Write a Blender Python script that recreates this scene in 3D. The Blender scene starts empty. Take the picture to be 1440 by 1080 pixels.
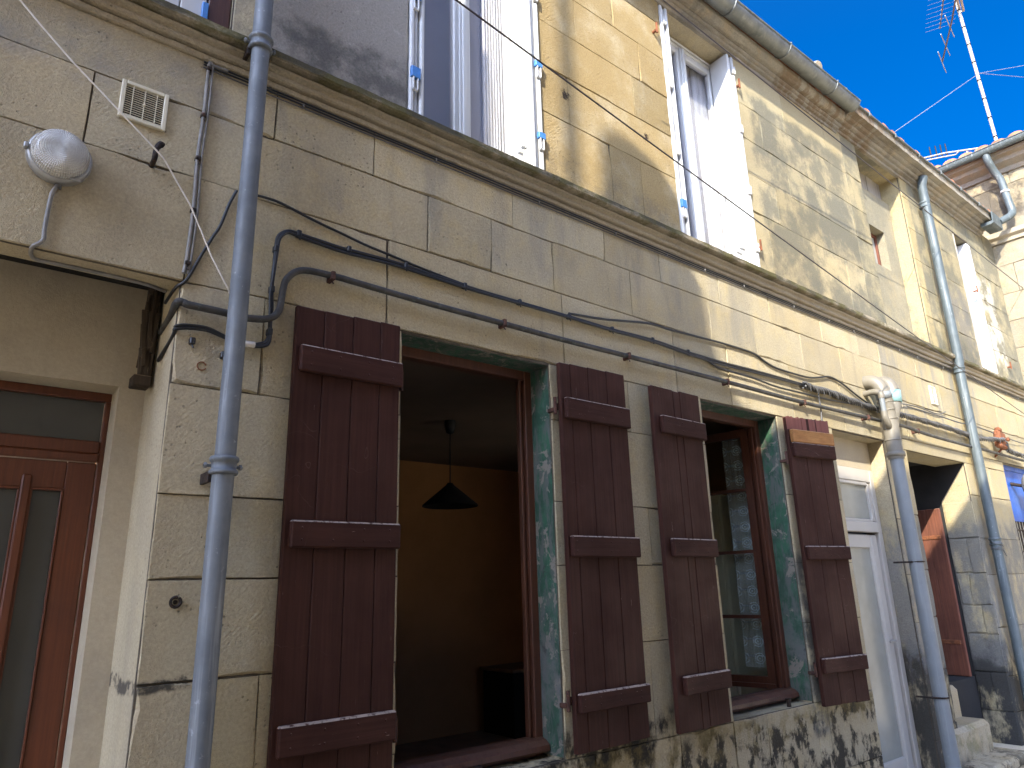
import bpy, bmesh, math, random
from mathutils import Vector, Matrix
random.seed(7)
S = bpy.context.scene
COL = S.collection
# ------------------------------------------------------------------ camera, sky, sun, exposure
cam = bpy.data.cameras.new('camera'); co = bpy.data.objects.new('camera', cam); COL.objects.link(co)
co.matrix_world = Matrix(((0.779889, -0.153764, -0.606737, 0.0), (-0.625362, -0.232243, -0.744973, -2.8), (-0.026360, 0.960427, -0.277281, 1.6), (0, 0, 0, 1)))
cam.sensor_fit = 'HORIZONTAL'; cam.sensor_width = 36.0; cam.lens = 24.8; cam.clip_start = 0.05; cam.clip_end = 2000
S.camera = co
SUN = Vector((1.9, 1.0, -1.35)).normalized()
elev = math.asin(-SUN.z)
w = bpy.data.worlds.new('World'); S.world = w; w.use_nodes = True
nt = w.node_tree; bg = nt.nodes['Background']
sky = nt.nodes.new('ShaderNodeTexSky'); sky.sky_type = 'NISHITA'; sky.sun_disc = False
sky.sun_elevation = elev; sky.sun_rotation = math.atan2(-SUN.x, -SUN.y)
sky.altitude = 100; sky.air_density = 0.5; sky.dust_density = 10.0; sky.ozone_density = 10.0
hs = nt.nodes.new('ShaderNodeHueSaturation'); hs.inputs['Saturation'].default_value = 1.27
nt.links.new(sky.outputs[0], hs.inputs['Color']); nt.links.new(hs.outputs[0], bg.inputs[0]); bg.inputs[1].default_value = 0.088
sl = bpy.data.lights.new('sun', 'SUN'); sl.energy = 2.05; sl.angle = math.radians(0.5); sl.color = (1.0, 0.92, 0.76)
so = bpy.data.objects.new('sun', sl); COL.objects.link(so); so.rotation_euler = SUN.to_track_quat('-Z', 'Y').to_euler()
so.location = (-8, -6, 12)
S.view_settings.view_transform = 'Standard'; S.view_settings.look = 'None'; S.view_settings.exposure = 2.6; S.view_settings.gamma = 1
S.render.engine = 'CYCLES'
try:
    S.cycles.max_bounces = 8; S.cycles.diffuse_bounces = 5; S.cycles.use_denoising = True
except Exception: pass

# ------------------------------------------------------------------ node helpers
class G:
    def __init__(s, name):
        s.m = bpy.data.materials.new(name); s.m.use_nodes = True
        s.t = s.m.node_tree; s.b = s.t.nodes['Principled BSDF']; s.out = s.t.nodes['Material Output']
        s._p = None
    def n(s, typ, ins=None, **props):
        nd = s.t.nodes.new(typ)
        for k, v in props.items(): setattr(nd, k, v)
        for k, v in (ins or {}).items(): s.put(nd.inputs[k], v)
        return nd
    def put(s, sock, v):
        if hasattr(v, 'links'): s.t.links.new(v, sock)
        else: sock.default_value = v
    @property
    def P(s):
        if s._p is None: s._p = s.n('ShaderNodeNewGeometry')
        return s._p.outputs['Position']
    @property
    def N(s):
        s.P; return s._p.outputs['Normal']
    def sep(s, v): return s.n('ShaderNodeSeparateXYZ', {0: v}).outputs
    def scale(s, v, k, off=(0, 0, 0)):
        m = s.n('ShaderNodeMapping', {'Vector': v, 'Scale': k, 'Location': off}); return m.outputs[0]
    def noise(s, k=1.0, det=4, rough=.55, off=(0, 0, 0), vec=None, dist=0.0):
        kk = k if isinstance(k, tuple) else (k, k, k)
        return s.n('ShaderNodeTexNoise', {'Vector': s.scale(vec or s.P, kk, off), 'Scale': 1.0, 'Detail': det, 'Roughness': rough, 'Distortion': dist}).outputs['Fac']
    def vor(s, k, feature='F1', off=(0, 0, 0)):
        kk = k if isinstance(k, tuple) else (k, k, k)
        return s.n('ShaderNodeTexVoronoi', {'Vector': s.scale(s.P, kk, off), 'Scale': 1.0}, feature=feature).outputs['Distance']
    def sm(s, f, a, b, lo=0.0, hi=1.0):
        return s.n('ShaderNodeMapRange', {0: f, 1: a, 2: b, 3: lo, 4: hi}, interpolation_type='SMOOTHSTEP').outputs[0]
    def ma(s, op, a, b=0.0):
        return s.n('ShaderNodeMath', {0: a, 1: b}, operation=op).outputs[0]
    def mul(s, *a):
        r = a[0]
        for q in a[1:]: r = s.ma('MULTIPLY', r, q)
        return r
    def mix(s, f, a, b, mode='MIX'):
        nd = s.n('ShaderNodeMix', data_type='RGBA', blend_type=mode)
        s.put(nd.inputs[0], f)
        for i, v in ((6, a), (7, b)): s.put(nd.inputs[i], v if hasattr(v, 'links') else (tuple(v) + (1,))[:4])
        return nd.outputs[2]
    def vmul(s, c, f):
        return s.mix(1.0, c, s.n('ShaderNodeCombineColor', {0: f, 1: f, 2: f}).outputs[0], 'MULTIPLY')
    def bump(s, h, strength=.5, dist=.01, prev=None):
        ins = {'Height': h, 'Strength': strength, 'Distance': dist}
        if prev is not None: ins['Normal'] = prev
        return s.n('ShaderNodeBump', ins).outputs[0]
    def done(s, col, rough=.8, normal=None, **kw):
        s.put(s.b.inputs['Base Color'], col if hasattr(col, 'links') else (tuple(col) + (1,))[:4]); s.put(s.b.inputs['Roughness'], rough)
        if normal is not None: s.put(s.b.inputs['Normal'], normal)
        for k, v in kw.items(): s.put(s.b.inputs[k.replace('_', ' ')], v)
        return s.m
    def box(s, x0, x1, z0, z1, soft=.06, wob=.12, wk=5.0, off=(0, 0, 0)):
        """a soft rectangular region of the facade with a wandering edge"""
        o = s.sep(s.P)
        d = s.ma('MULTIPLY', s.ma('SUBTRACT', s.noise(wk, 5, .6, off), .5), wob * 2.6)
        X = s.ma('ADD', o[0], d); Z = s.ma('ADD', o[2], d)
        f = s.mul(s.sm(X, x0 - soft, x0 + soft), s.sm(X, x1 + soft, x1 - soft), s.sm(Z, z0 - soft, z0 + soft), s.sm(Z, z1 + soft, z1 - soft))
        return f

def stone_mat(name, c1, c2, warm, zones=(), rough_bump=1.0, tint=True, grey=(.20, .185, .155), speck=.55, pore=.55):
    g = G(name)
    big = g.noise(1.1, 6, .6); mid = g.noise(5.5, 6, .65, (3, 1, 7)); fine = g.noise(85, 4, .7); grain = g.noise(300, 2, .6)
    streak = g.noise((5.5, 5.5, .55), 6, .62, (9, 2, 4))
    c = g.mix(g.sm(big, .38, .64), c1, c2)
    c = g.mix(g.mul(g.sm(mid, .44, .72), .7), c, warm)
    c = g.mix(g.mul(g.sm(streak, .52, .76), .45), c, grey)
    for z in zones:
        x0, x1, z0, z1, colr, amt, k, lo, hi = z[:9]
        m = g.box(x0, x1, z0, z1, *(z[9:] or (.06, .12)))
        nz = g.sm(g.noise(k, 8, .68, (x0 * 3.1, 5, z0 * 1.7)), lo, hi)
        c = g.mix(g.mul(m, nz, amt), c, colr)
    if tint:
        at = g.n('ShaderNodeAttribute', attribute_name='tint').outputs['Color']
        c = g.mix(1.0, c, at, 'MULTIPLY')
    c = g.vmul(c, g.sm(fine, .25, .8, 1 - .34 * speck, 1 + .26 * speck))
    pores = g.mul(pore, g.sm(g.vor(38, off=(1, 2, 3)), .20, .10), g.sm(g.noise(3.5, 3, .6, (7, 7, 1)), .5, .62))
    c = g.mix(g.mul(pores, .75), c, (.06, .05, .04))
    pit2 = g.mul(pore, g.sm(g.vor(110, off=(4, 2, 3)), .26, .12), g.sm(g.noise(6.5, 3, .6, (17, 7, 1)), .45, .62))
    c = g.mix(g.mul(pit2, .45), c, (.10, .085, .06))
    h = g.ma('ADD', g.mul(fine, .6), g.mul(mid, .9)); h = g.ma('ADD', h, g.mul(grain, .22))
    h = g.ma('SUBTRACT', h, g.mul(pores, 1.2)); h = g.ma('SUBTRACT', h, g.mul(pit2, .4))
    oo = g.sep(g.P); dv = g.n('ShaderNodeCombineXYZ', {0: g.mul(g.ma('ADD', oo[0], oo[2]), 16.0), 1: g.mul(oo[1], 20.0), 2: g.mul(g.ma('SUBTRACT', oo[0], oo[2]), 75.0)}).outputs[0]
    tool = g.mul(g.noise(1.0, 3, .6, (2, 2, 2), vec=dv), g.sm(g.noise(.8, 2, .5, (5, 0, 2)), .42, .6))
    h = g.ma('ADD', h, g.mul(tool, .5))
    return g.done(c, .9, g.bump(h, .95 * rough_bump, .014), **{'Specular IOR Level': .2})

def paint_wood(name, c1, c2, worn, rough=.55, chips=1.0, grain_axis=2, sheen=.3, dust=1.0):
    g = G(name)
    k = [70, 70, 70]; k[grain_axis] = 2.2
    gr = g.noise(tuple(k), 5, .65); cloud = g.noise(3.0, 5, .6); fine = g.noise(160, 2, .6)
    c = g.mix(g.sm(cloud, .35, .68), c1, c2)
    c = g.vmul(c, g.sm(gr, .3, .7, .82, 1.16))
    k2 = [120, 120, 120]; k2[grain_axis] = 9
    ch = g.mul(g.sm(g.noise(tuple(k2), 6, .7, (3, 8, 1)), .655, .70), g.sm(g.noise(4.2, 4, .6, (1, 4, 9)), .50, .62))
    c = g.mix(g.mul(ch, .8 * chips), c, worn)
    up = g.mul(g.sm(g.sep(g.N)[2], .45, .7), g.sm(g.noise(34, 4, .7), .36, .52))
    c = g.mix(g.mul(up, .75 * dust), c, worn)
    scr = g.sm(g.ma('ABSOLUTE', g.ma('SUBTRACT', g.noise(2.3, 2, .5, (4, 4, 4), dist=1.5), .5)), .0022, .0006)
    c = g.mix(g.mul(scr, .10 * chips, g.sm(g.noise(1.7, 3, .5, (8, 1, 1)), .52, .62)), c, worn)
    h = g.ma('SUBTRACT', g.ma('ADD', gr, g.mul(fine, .15)), g.mul(ch, .8))
    return g.done(c, g.sm(cloud, .3, .7, rough - .08, rough + .14), g.bump(h, .35, .004), **{'Specular IOR Level': sheen})

def metal_paint(name, c1, c2, rough=.5, metallic=0.0, k=6.0, stain=(.3, .3, .3), samt=.3, bump=.1, streaks=True):
    g = G(name)
    a = g.noise(k, 5, .62); st = g.noise((30, 30, 1.2), 5, .65) if streaks else g.noise(k * 3, 5, .65)
    c = g.mix(g.sm(a, .35, .68), c1, c2); c = g.mix(g.mul(g.sm(st, .53, .72), samt), c, stain)
    fl = g.mul(g.sm(g.noise(26, 5, .7, (4, 1, 1)), .62, .69), samt)
    c = g.mix(fl, c, stain)
    return g.done(c, g.sm(a, .3, .7, rough - .1, rough + .12), g.bump(g.noise(k * 9, 4, .6), bump, .004), Metallic=metallic)

def plain(name, c, rough=.6, var=.15, k=12.0, bump=.15, metallic=0.0, **kw):
    g = G(name)
    nz = g.noise(k, 5, .6)
    col = g.vmul(tuple(c) + (1,) if False else g.mix(0.0, c, c), g.sm(nz, .3, .7, 1 - var, 1 + var))
    return g.done(col, rough, g.bump(g.noise(k * 6, 3, .6), bump, .003), Metallic=metallic, **kw)

def glass_mat(name, tintc=(.85, .9, .9), refl=1.0):
    g = G(name)
    wav = g.bump(g.noise(2.5, 2, .5), .04, .02)
    gl = g.n('ShaderNodeBsdfGlossy', {'Color': (1, 1, 1, 1), 'Roughness': .015, 'Normal': wav}); tr = g.n('ShaderNodeBsdfTransparent', {'Color': tintc + (1,)})
    fa = g.n('ShaderNodeLayerWeight', {'Blend': .5}).outputs['Facing']; fr = g.ma('ADD', .04, g.ma('MULTIPLY', g.ma('POWER', fa, 5.0), .9))
    mx = g.n('ShaderNodeMixShader'); g.put(mx.inputs[0], g.ma('MINIMUM', g.ma('MULTIPLY', fr, 1.0 * refl), 1.0)); g.put(mx.inputs[1], tr.outputs[0]); g.put(mx.inputs[2], gl.outputs[0])
    g.t.links.new(mx.outputs[0], g.out.inputs[0]); g.t.nodes.remove(g.b)
    return g.m

M = {}
GREYC = (.105, .105, .108)
M['stone_mid'] = stone_mat('weathered_limestone', (.47, .40, .265), (.40, .34, .225), (.48, .385, .21), (
    (.80, 1.62, 4.0, 6.4, (.315, .29, .255), 1.0, 2.5, .05, .2, .03, .02),
    (.80, 1.62, 4.0, 6.4, (.45, .42, .37), .6, 7.0, .56, .68, .03, .02),
    (2.5, 3.95, 4.0, 6.4, (.31, .225, .10), .88, 2.2, .25, .55),
    (2.771, 2.831, 4.681, 4.741, (.035, .025, .018), 1.0, 40, .2, .5, .014, .05, 45),  # this zone and the next: shaded hollows of pock holes, painted dark
    (3.587, 3.627, 4.697, 4.757, (.035, .02, .014), 1.0, 40, .2, .5, .012, .045, 45),
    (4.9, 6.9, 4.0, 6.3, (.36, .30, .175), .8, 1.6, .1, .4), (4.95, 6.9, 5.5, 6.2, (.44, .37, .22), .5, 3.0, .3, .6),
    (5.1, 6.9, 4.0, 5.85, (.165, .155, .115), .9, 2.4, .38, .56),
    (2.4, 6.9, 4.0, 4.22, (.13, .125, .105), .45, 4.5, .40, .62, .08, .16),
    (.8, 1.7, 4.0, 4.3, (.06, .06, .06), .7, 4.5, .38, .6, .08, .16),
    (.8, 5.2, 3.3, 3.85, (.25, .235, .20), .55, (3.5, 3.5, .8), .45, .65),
    (4.9, 6.9, 2.75, 3.3, (.36, .31, .19), .5, (9, 9, 1.0), .45, .62),
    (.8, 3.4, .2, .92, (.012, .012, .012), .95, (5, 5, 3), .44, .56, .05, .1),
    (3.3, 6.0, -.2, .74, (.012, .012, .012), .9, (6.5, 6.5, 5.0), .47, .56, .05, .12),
    (2.4, 5.8, .62, .80, (.25, .19, .07), .5, 6.0, .45, .6, .05, .1),
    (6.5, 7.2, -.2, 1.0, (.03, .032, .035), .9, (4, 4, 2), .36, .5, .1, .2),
    (6.5, 7.2, .8, 2.0, (.20, .20, .20), .7, (4, 4, 2), .40, .55, .1, .2),
    (4.84, 5.02, .6, 1.75, (.07, .075, .075), .8, 6, .36, .55, .05, .1),
    (.4, 1.2, .0, 1.35, (.40, .31, .16), .5, 2.0, .35, .55)))
M['stone_left'] = stone_mat('pale_limestone', (.475, .405, .27), (.42, .355, .24), (.48, .40, .255), (
    (-4, .8, 4.0, 6.4, (.20, .19, .165), .8, 3.5, .35, .6),
    (.1, .8, 2.2, 3.1, (.36, .31, .22), .4, 3, .4, .6),
    (-4, .75, 3.55, 3.8, (.30, .285, .26), .55, 3, .42, .62),
    (.57, .82, 1.28, 1.325, (.03, .03, .03), .9, 11, .40, .54, .008, .04),
    (.3, .609, -.5, 2.7, (.25, .205, .135), .85, (4, 4, 1.5), .28, .5, .002, .0)), .8)
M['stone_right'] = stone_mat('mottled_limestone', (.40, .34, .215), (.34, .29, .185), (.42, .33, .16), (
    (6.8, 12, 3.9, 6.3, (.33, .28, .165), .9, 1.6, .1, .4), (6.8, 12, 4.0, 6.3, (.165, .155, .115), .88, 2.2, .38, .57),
    (8.1, 8.45, 4.0, 6.3, (.42, .34, .18), .9, 4, .3, .5, .04, .06),
    (9.0, 9.7, 4.0, 5.0, (.16, .15, .135), .7, 3, .4, .55),
    (10.3, 10.8, 4.2, 5.4, (.62, .58, .48), .6, 3, .42, .52),
    (6.8, 9.3, 3.0, 3.85, (.25, .235, .20), .7, (5, 5, .7), .50, .62),
    (8.6, 8.9, 3.0, 3.85, (.5, .38, .15), .6, (5, 5, .7), .4, .62),
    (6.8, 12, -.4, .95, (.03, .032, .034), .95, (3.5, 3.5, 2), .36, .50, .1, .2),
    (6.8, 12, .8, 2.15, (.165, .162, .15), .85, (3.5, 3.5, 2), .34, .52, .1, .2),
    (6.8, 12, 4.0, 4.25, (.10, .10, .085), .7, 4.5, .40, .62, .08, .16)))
M['stone_end'] = stone_mat('sunny_limestone', (.30, .255, .175), (.25, .215, .145), (.31, .24, .13), ((9, 14, 6.5, 7.6, (.10, .085, .065), .9, 2.6, .42, .55),), tint=True)
M['moulding'] = stone_mat('moulding_stone', (.40, .345, .25), (.32, .275, .20), (.40, .325, .215), (
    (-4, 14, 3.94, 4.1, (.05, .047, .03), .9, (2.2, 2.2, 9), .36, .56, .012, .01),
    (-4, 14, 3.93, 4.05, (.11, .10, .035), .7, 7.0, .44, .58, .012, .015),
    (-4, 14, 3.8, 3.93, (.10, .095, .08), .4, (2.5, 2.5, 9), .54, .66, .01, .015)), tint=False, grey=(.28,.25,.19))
M['cornice'] = stone_mat('cornice_stone', (.33, .30, .24), (.24, .22, .18), (.36, .28, .175), (
    (-1, 14, 6.0, 6.5, (.12, .10, .075), .6, (1.5, 6, 6), .48, .64),
    (-1, 14, 6.0, 6.5, (.13, .12, .10), .5, (5, 2, 2), .52, .66),
    (5.6, 7.4, 6.0, 6.4, (.17, .11, .06), .7, (8, 3, 3), .42, .56)), tint=False)
M['mortar'] = stone_mat('mortar_dirt', (.085, .07, .052), (.15, .125, .09), (.05, .042, .034), tint=False)
M['plaster'] = stone_mat('cream_render', (.45, .385, .275), (.40, .34, .245), (.44, .37, .255), ((-4, .7, -1, 3, (.30, .26, .20), .4, 3, .45, .65),), .22, tint=False, speck=.25, grey=(.34, .30, .22), pore=0.0)
M['infill'] = stone_mat('cement_infill', (.29, .255, .17), (.25, .22, .15), (.32, .26, .145), ((6, 9, 4.0, 5.8, (.20, .185, .135), .8, 2.2, .38, .6),), .5, tint=False)
M['ceiling_in'] = plain('ceiling_paint', (.20, .155, .115), .9, .1, 2)
M['ochre'] = plain('ochre_wall_paint', (.36, .175, .065), .9, .15, 1.2)
M['floor_in'] = plain('old_boards', (.22, .14, .08), .7, .2, 5)
M['maroon'] = paint_wood('maroon_gloss_paint', (.048, .0185, .0128), (.037, .0145, .0102), (.24, .175, .14), .62, 1.5, 2, .13)
M['maroon_h'] = paint_wood('maroon_gloss_paint_batten', (.047, .0178, .0124), (.036, .0140, .010), (.34, .27, .22), .62, 1.9, 0, .13, 1.2)
M['maroon_sun'] = paint_wood('bleached_maroon_paint', (.17, .060, .045), (.21, .078, .058), (.30, .20, .15), .7, 1.5)
M['bare_wood'] = paint_wood('bare_pine', (.36, .17, .05), (.29, .13, .04), (.45, .28, .13), .6, .4, 0)
M['brown_frame'] = paint_wood('brown_frame_paint', (.085, .032, .018), (.062, .024, .014), (.20, .13, .09), .4, .5, 2, .4, .25)
M['door_brown'] = paint_wood('russet_door_varnish', (.115, .033, .013), (.092, .026, .010), (.2, .1, .06), .35, .08, 2, .45, .1)
M['red_door'] = paint_wood('faded_red_door_paint', (.155, .056, .033), (.12, .045, .028), (.30, .17, .12), .75, 1.2)
M['blue_door'] = paint_wood('blue_gloss_paint', (.012, .085, .36), (.010, .075, .32), (.2, .3, .5), .4, .3)
g = G('peeling_green_paint')
pe = g.noise(6.5, 8, .72, dist=.6); sm_ = g.noise((26, 26, 7), 5, .7, (3, 3, 3))
c = g.mix(g.sm(g.noise(9, 4, .6, (5, 5, 5)), .4, .62), (.016, .062, .035), (.028, .100, .053))
c = g.mix(g.sm(sm_, .42, .60), c, (.085, .095, .08))
xx = g.sep(g.P)
c = g.mix(g.sm(pe, .57, .60), c, (.20, .175, .14))
c = g.mix(g.mul(g.sm(xx[2], 1.75, 1.0), g.sm(g.noise(5, 6, .7, (2, 1, 1)), .42, .58), .9), c, (.12, .12, .115))
c = g.mix(g.mul(g.sm(g.noise(11, 5, .7, (8, 8, 2)), .62, .68), .7), c, (.035, .035, .032))
M['green'] = g.done(c, .75, g.bump(g.ma('ADD', g.mul(g.sm(pe, .60, .63), -.8), g.noise(70, 4, .7)), .5, .006))
M['pvc'] = plain('white_plastic', (.52, .52, .50), .3, .03, 3, .02)
M['pvc_grey'] = plain('white_lacquer', (.50, .50, .49), .4, .05, 3, .02)
M['pvc_door'] = plain('white_door_plastic', (.46, .43, .38), .5, .05, 3, .02)
M['tape'] = plain('blue_tape', (.06, .20, .50), .5, .12, 30)
M['zinc'] = metal_paint('blue_grey_zinc', (.150, .164, .176), (.112, .125, .137), .55, .1, 5, (.30, .32, .34), .6, .12)
M['zinc_pale'] = metal_paint('pale_zinc', (.080, .098, .100), (.062, .078, .082), .55, .1, 5, (.30, .32, .31), .5, .1)
M['zinc_dark'] = metal_paint('weathered_zinc_gutter', (.17, .18, .17), (.12, .13, .125), .45, .35, 7, (.28, .28, .26), .45, .15, False)
M['pvc_pipe'] = metal_paint('grey_plastic_pipe', (.18, .195, .20), (.155, .17, .175), .5, 0, 4, (.30, .31, .30), .3, .06)
M['pvc_beige'] = metal_paint('beige_grey_plastic', (.185, .165, .125), (.15, .135, .105), .45, 0, 5, (.22, .2, .17), .4, .08, False)
M['teal'] = plain('teal_plastic', (.20, .36, .36), .5, .12, 9)
M['cable'] = plain('black_cable_sheath', (.012, .013, .015), .42, .2, 30)
M['cable_grey'] = plain('grey_cable_sheath', (.085, .083, .08), .5, .2, 30)
M['cable_white'] = plain('white_cord', (.62, .58, .52), .6, .1, 30)
M['wire_dark'] = plain('dark_wire', (.05, .04, .045), .5, .2, 30)
M['copper'] = metal_paint('tarnished_copper', (.060, .056, .052), (.036, .034, .032), .6, .2, 9, (.13, .18, .16), .45, .15, False)
M['rust'] = metal_paint('rust', (.22, .072, .026), (.11, .042, .02), .85, .1, 30, (.42, .16, .05), .5, .4, False)
M['conduit'] = plain('grey_conduit', (.20, .19, .175), .5, .2, 20)
M['aerial_thin'] = plain('dull_aerial', (.14, .12, .12), .6, .1, 9)
M['rust_dark'] = metal_paint('dark_rust', (.085, .034, .02), (.045, .022, .016), .85, .1, 30, (.22, .09, .04), .5, .4, False)
M['iron'] = metal_paint('dark_iron', (.035, .024, .018), (.02, .016, .014), .7, .5, 30, (.15, .06, .03), .5, .4, False)
M['rot'] = paint_wood('rotten_timber', (.060, .042, .026), (.022, .016, .011), (.24, .18, .11), .95, 4.0)
M['black_timber'] = paint_wood('black_timber', (.012, .010, .008), (.007, .006, .005), (.03, .025, .02), .9, .3, 0)
M['plank_grey'] = paint_wood('grey_boards', (.24, .215, .18), (.30, .27, .22), (.4, .37, .3), .9, 1.0)
M['terracotta'] = plain('terracotta_tile', (.40, .155, .075), .9, .35, 14, .4)
M['vent'] = plain('cream_plastic', (.60, .55, .41), .45, .06, 9)
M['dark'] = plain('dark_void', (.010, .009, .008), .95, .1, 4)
M['doorway_black'] = plain('doorway_black_wall', (.016, .015, .014), .95, .3, 4)
M['alu'] = metal_paint('aluminium', (.40, .39, .36), (.34, .33, .31), .5, .4, 9, (.4, .38, .34), .3, .05)
M['white_alu'] = plain('painted_tube', (.40, .37, .31), .45, .1, 9)
M['boom'] = plain('brown_boom', (.10, .085, .08), .6, .2, 9)
M['lampgrey'] = metal_paint('cast_aluminium', (.34, .34, .33), (.28, .28, .275), .45, .5, 12, (.2, .2, .19), .4, .1, False)
M['road'] = stone_mat('pale_lane_stone', (.70, .60, .43), (.62, .53, .38), (.68, .57, .40), tint=False, grey=(.5,.44,.33))
M['speckled'] = stone_mat('speckled_grey', (.18, .17, .155), (.14, .135, .125), (.17, .155, .13), tint=False)
M['render_far'] = plain('cream_render_far', (.87, .76, .57), .9, .05, 3)
M['frost'] = plain('frosted_glass', (.055, .055, .047), .22, .08, 3, .05)
M['frost_lit'] = plain('curtained_pane', (.30, .30, .26), .2, .1, 3, .02)
M['glass'] = glass_mat('window_glass')
M['glass_strong'] = glass_mat('coated_glass', (.88, .88, .92), .8)
M['net'] = plain('pale_net', (.40, .385, .34), .9, .05, 3, .02)
M['cream_paint'] = plain('cream_gloss', (.80, .70, .50), .6, .06, 3)
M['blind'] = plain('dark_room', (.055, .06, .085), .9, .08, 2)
M['step'] = stone_mat('worn_step_stone', (.46, .40, .29), (.42, .35, .23), (.46, .36, .2), ((6, 9, -.2, .1, (.02, .02, .018), .9, 9, .47, .54, .1, .1), (6, 9, .14, .34, (.16, .16, .06), .5, 6, .5, .6)), tint=False)
g = G('sheer_curtain')
o = g.sep(g.P)
fold = g.n('ShaderNodeMath', {0: g.ma('ADD', g.mul(o[0], 75.0), g.mul(g.noise(2, 2), 6.0))}, operation='SINE').outputs[0]
M['curtain'] = g.done(g.mix(g.sm(fold, -1, 1), (.58, .57, .49), (.70, .69, .61)), .9, g.bump(fold, .6, .012))
g = G('lace')
o = g.sep(g.P)
cv = g.n('ShaderNodeCombineXYZ', {0: g.mul(o[1], 1.0), 1: g.mul(o[2], 1.0)}).outputs[0]
mot = g.n('ShaderNodeTexVoronoi', {'Vector': cv, 'Scale': 8.5, 'Randomness': .0}, feature='F1').outputs['Distance']
ring = g.n('ShaderNodeMath', {0: g.mul(mot, 46.0)}, operation='SINE').outputs[0]
th = g.ma('MAXIMUM', g.mul(g.sm(ring, .0, .7), g.sm(mot, .42, .30)), g.sm(g.n('ShaderNodeMath', {0: g.mul(o[2], 54.0)}, operation='SINE').outputs[0], .82, .98, 0, .45))
mesh_ = g.sm(g.noise(420, 1, .5), .42, .58)
lace = g.ma('MAXIMUM', g.mul(th, .97), g.mul(mesh_, .60))
g.done((.85, .84, .82), .9)
tr = g.n('ShaderNodeBsdfTransparent'); mx = g.n('ShaderNodeMixShader'); g.put(mx.inputs[0], lace); g.put(mx.inputs[1], tr.outputs[0]); g.put(mx.inputs[2], g.b.outputs[0]); g.t.links.new(mx.outputs[0], g.out.inputs[0])
M['lace'] = g.m
g = G('ribbed_lens')
o = g.n('ShaderNodeTexCoord').outputs['Object']; q = g.sep(o)
rad = g.ma('POWER', g.ma('ADD', g.mul(q[0], q[0]), g.mul(q[2], q[2])), .5)
s1 = g.n('ShaderNodeMath', {0: g.mul(rad, 900.0)}, operation='SINE').outputs[0]
s2 = g.n('ShaderNodeMath', {0: g.mul(g.ma('ARCTAN2', q[0], q[2]), 70.0)}, operation='SINE').outputs[0]
dirt = g.noise(14, 5, .65)
M['lens'] = g.done(g.mix(g.sm(dirt, .4, .65), (.52, .51, .47), (.38, .365, .33)), .16, g.bump(g.ma('ADD', s1, s2), .55, .003), **{'Specular IOR Level': .9, 'Coat Weight': .4})

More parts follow.
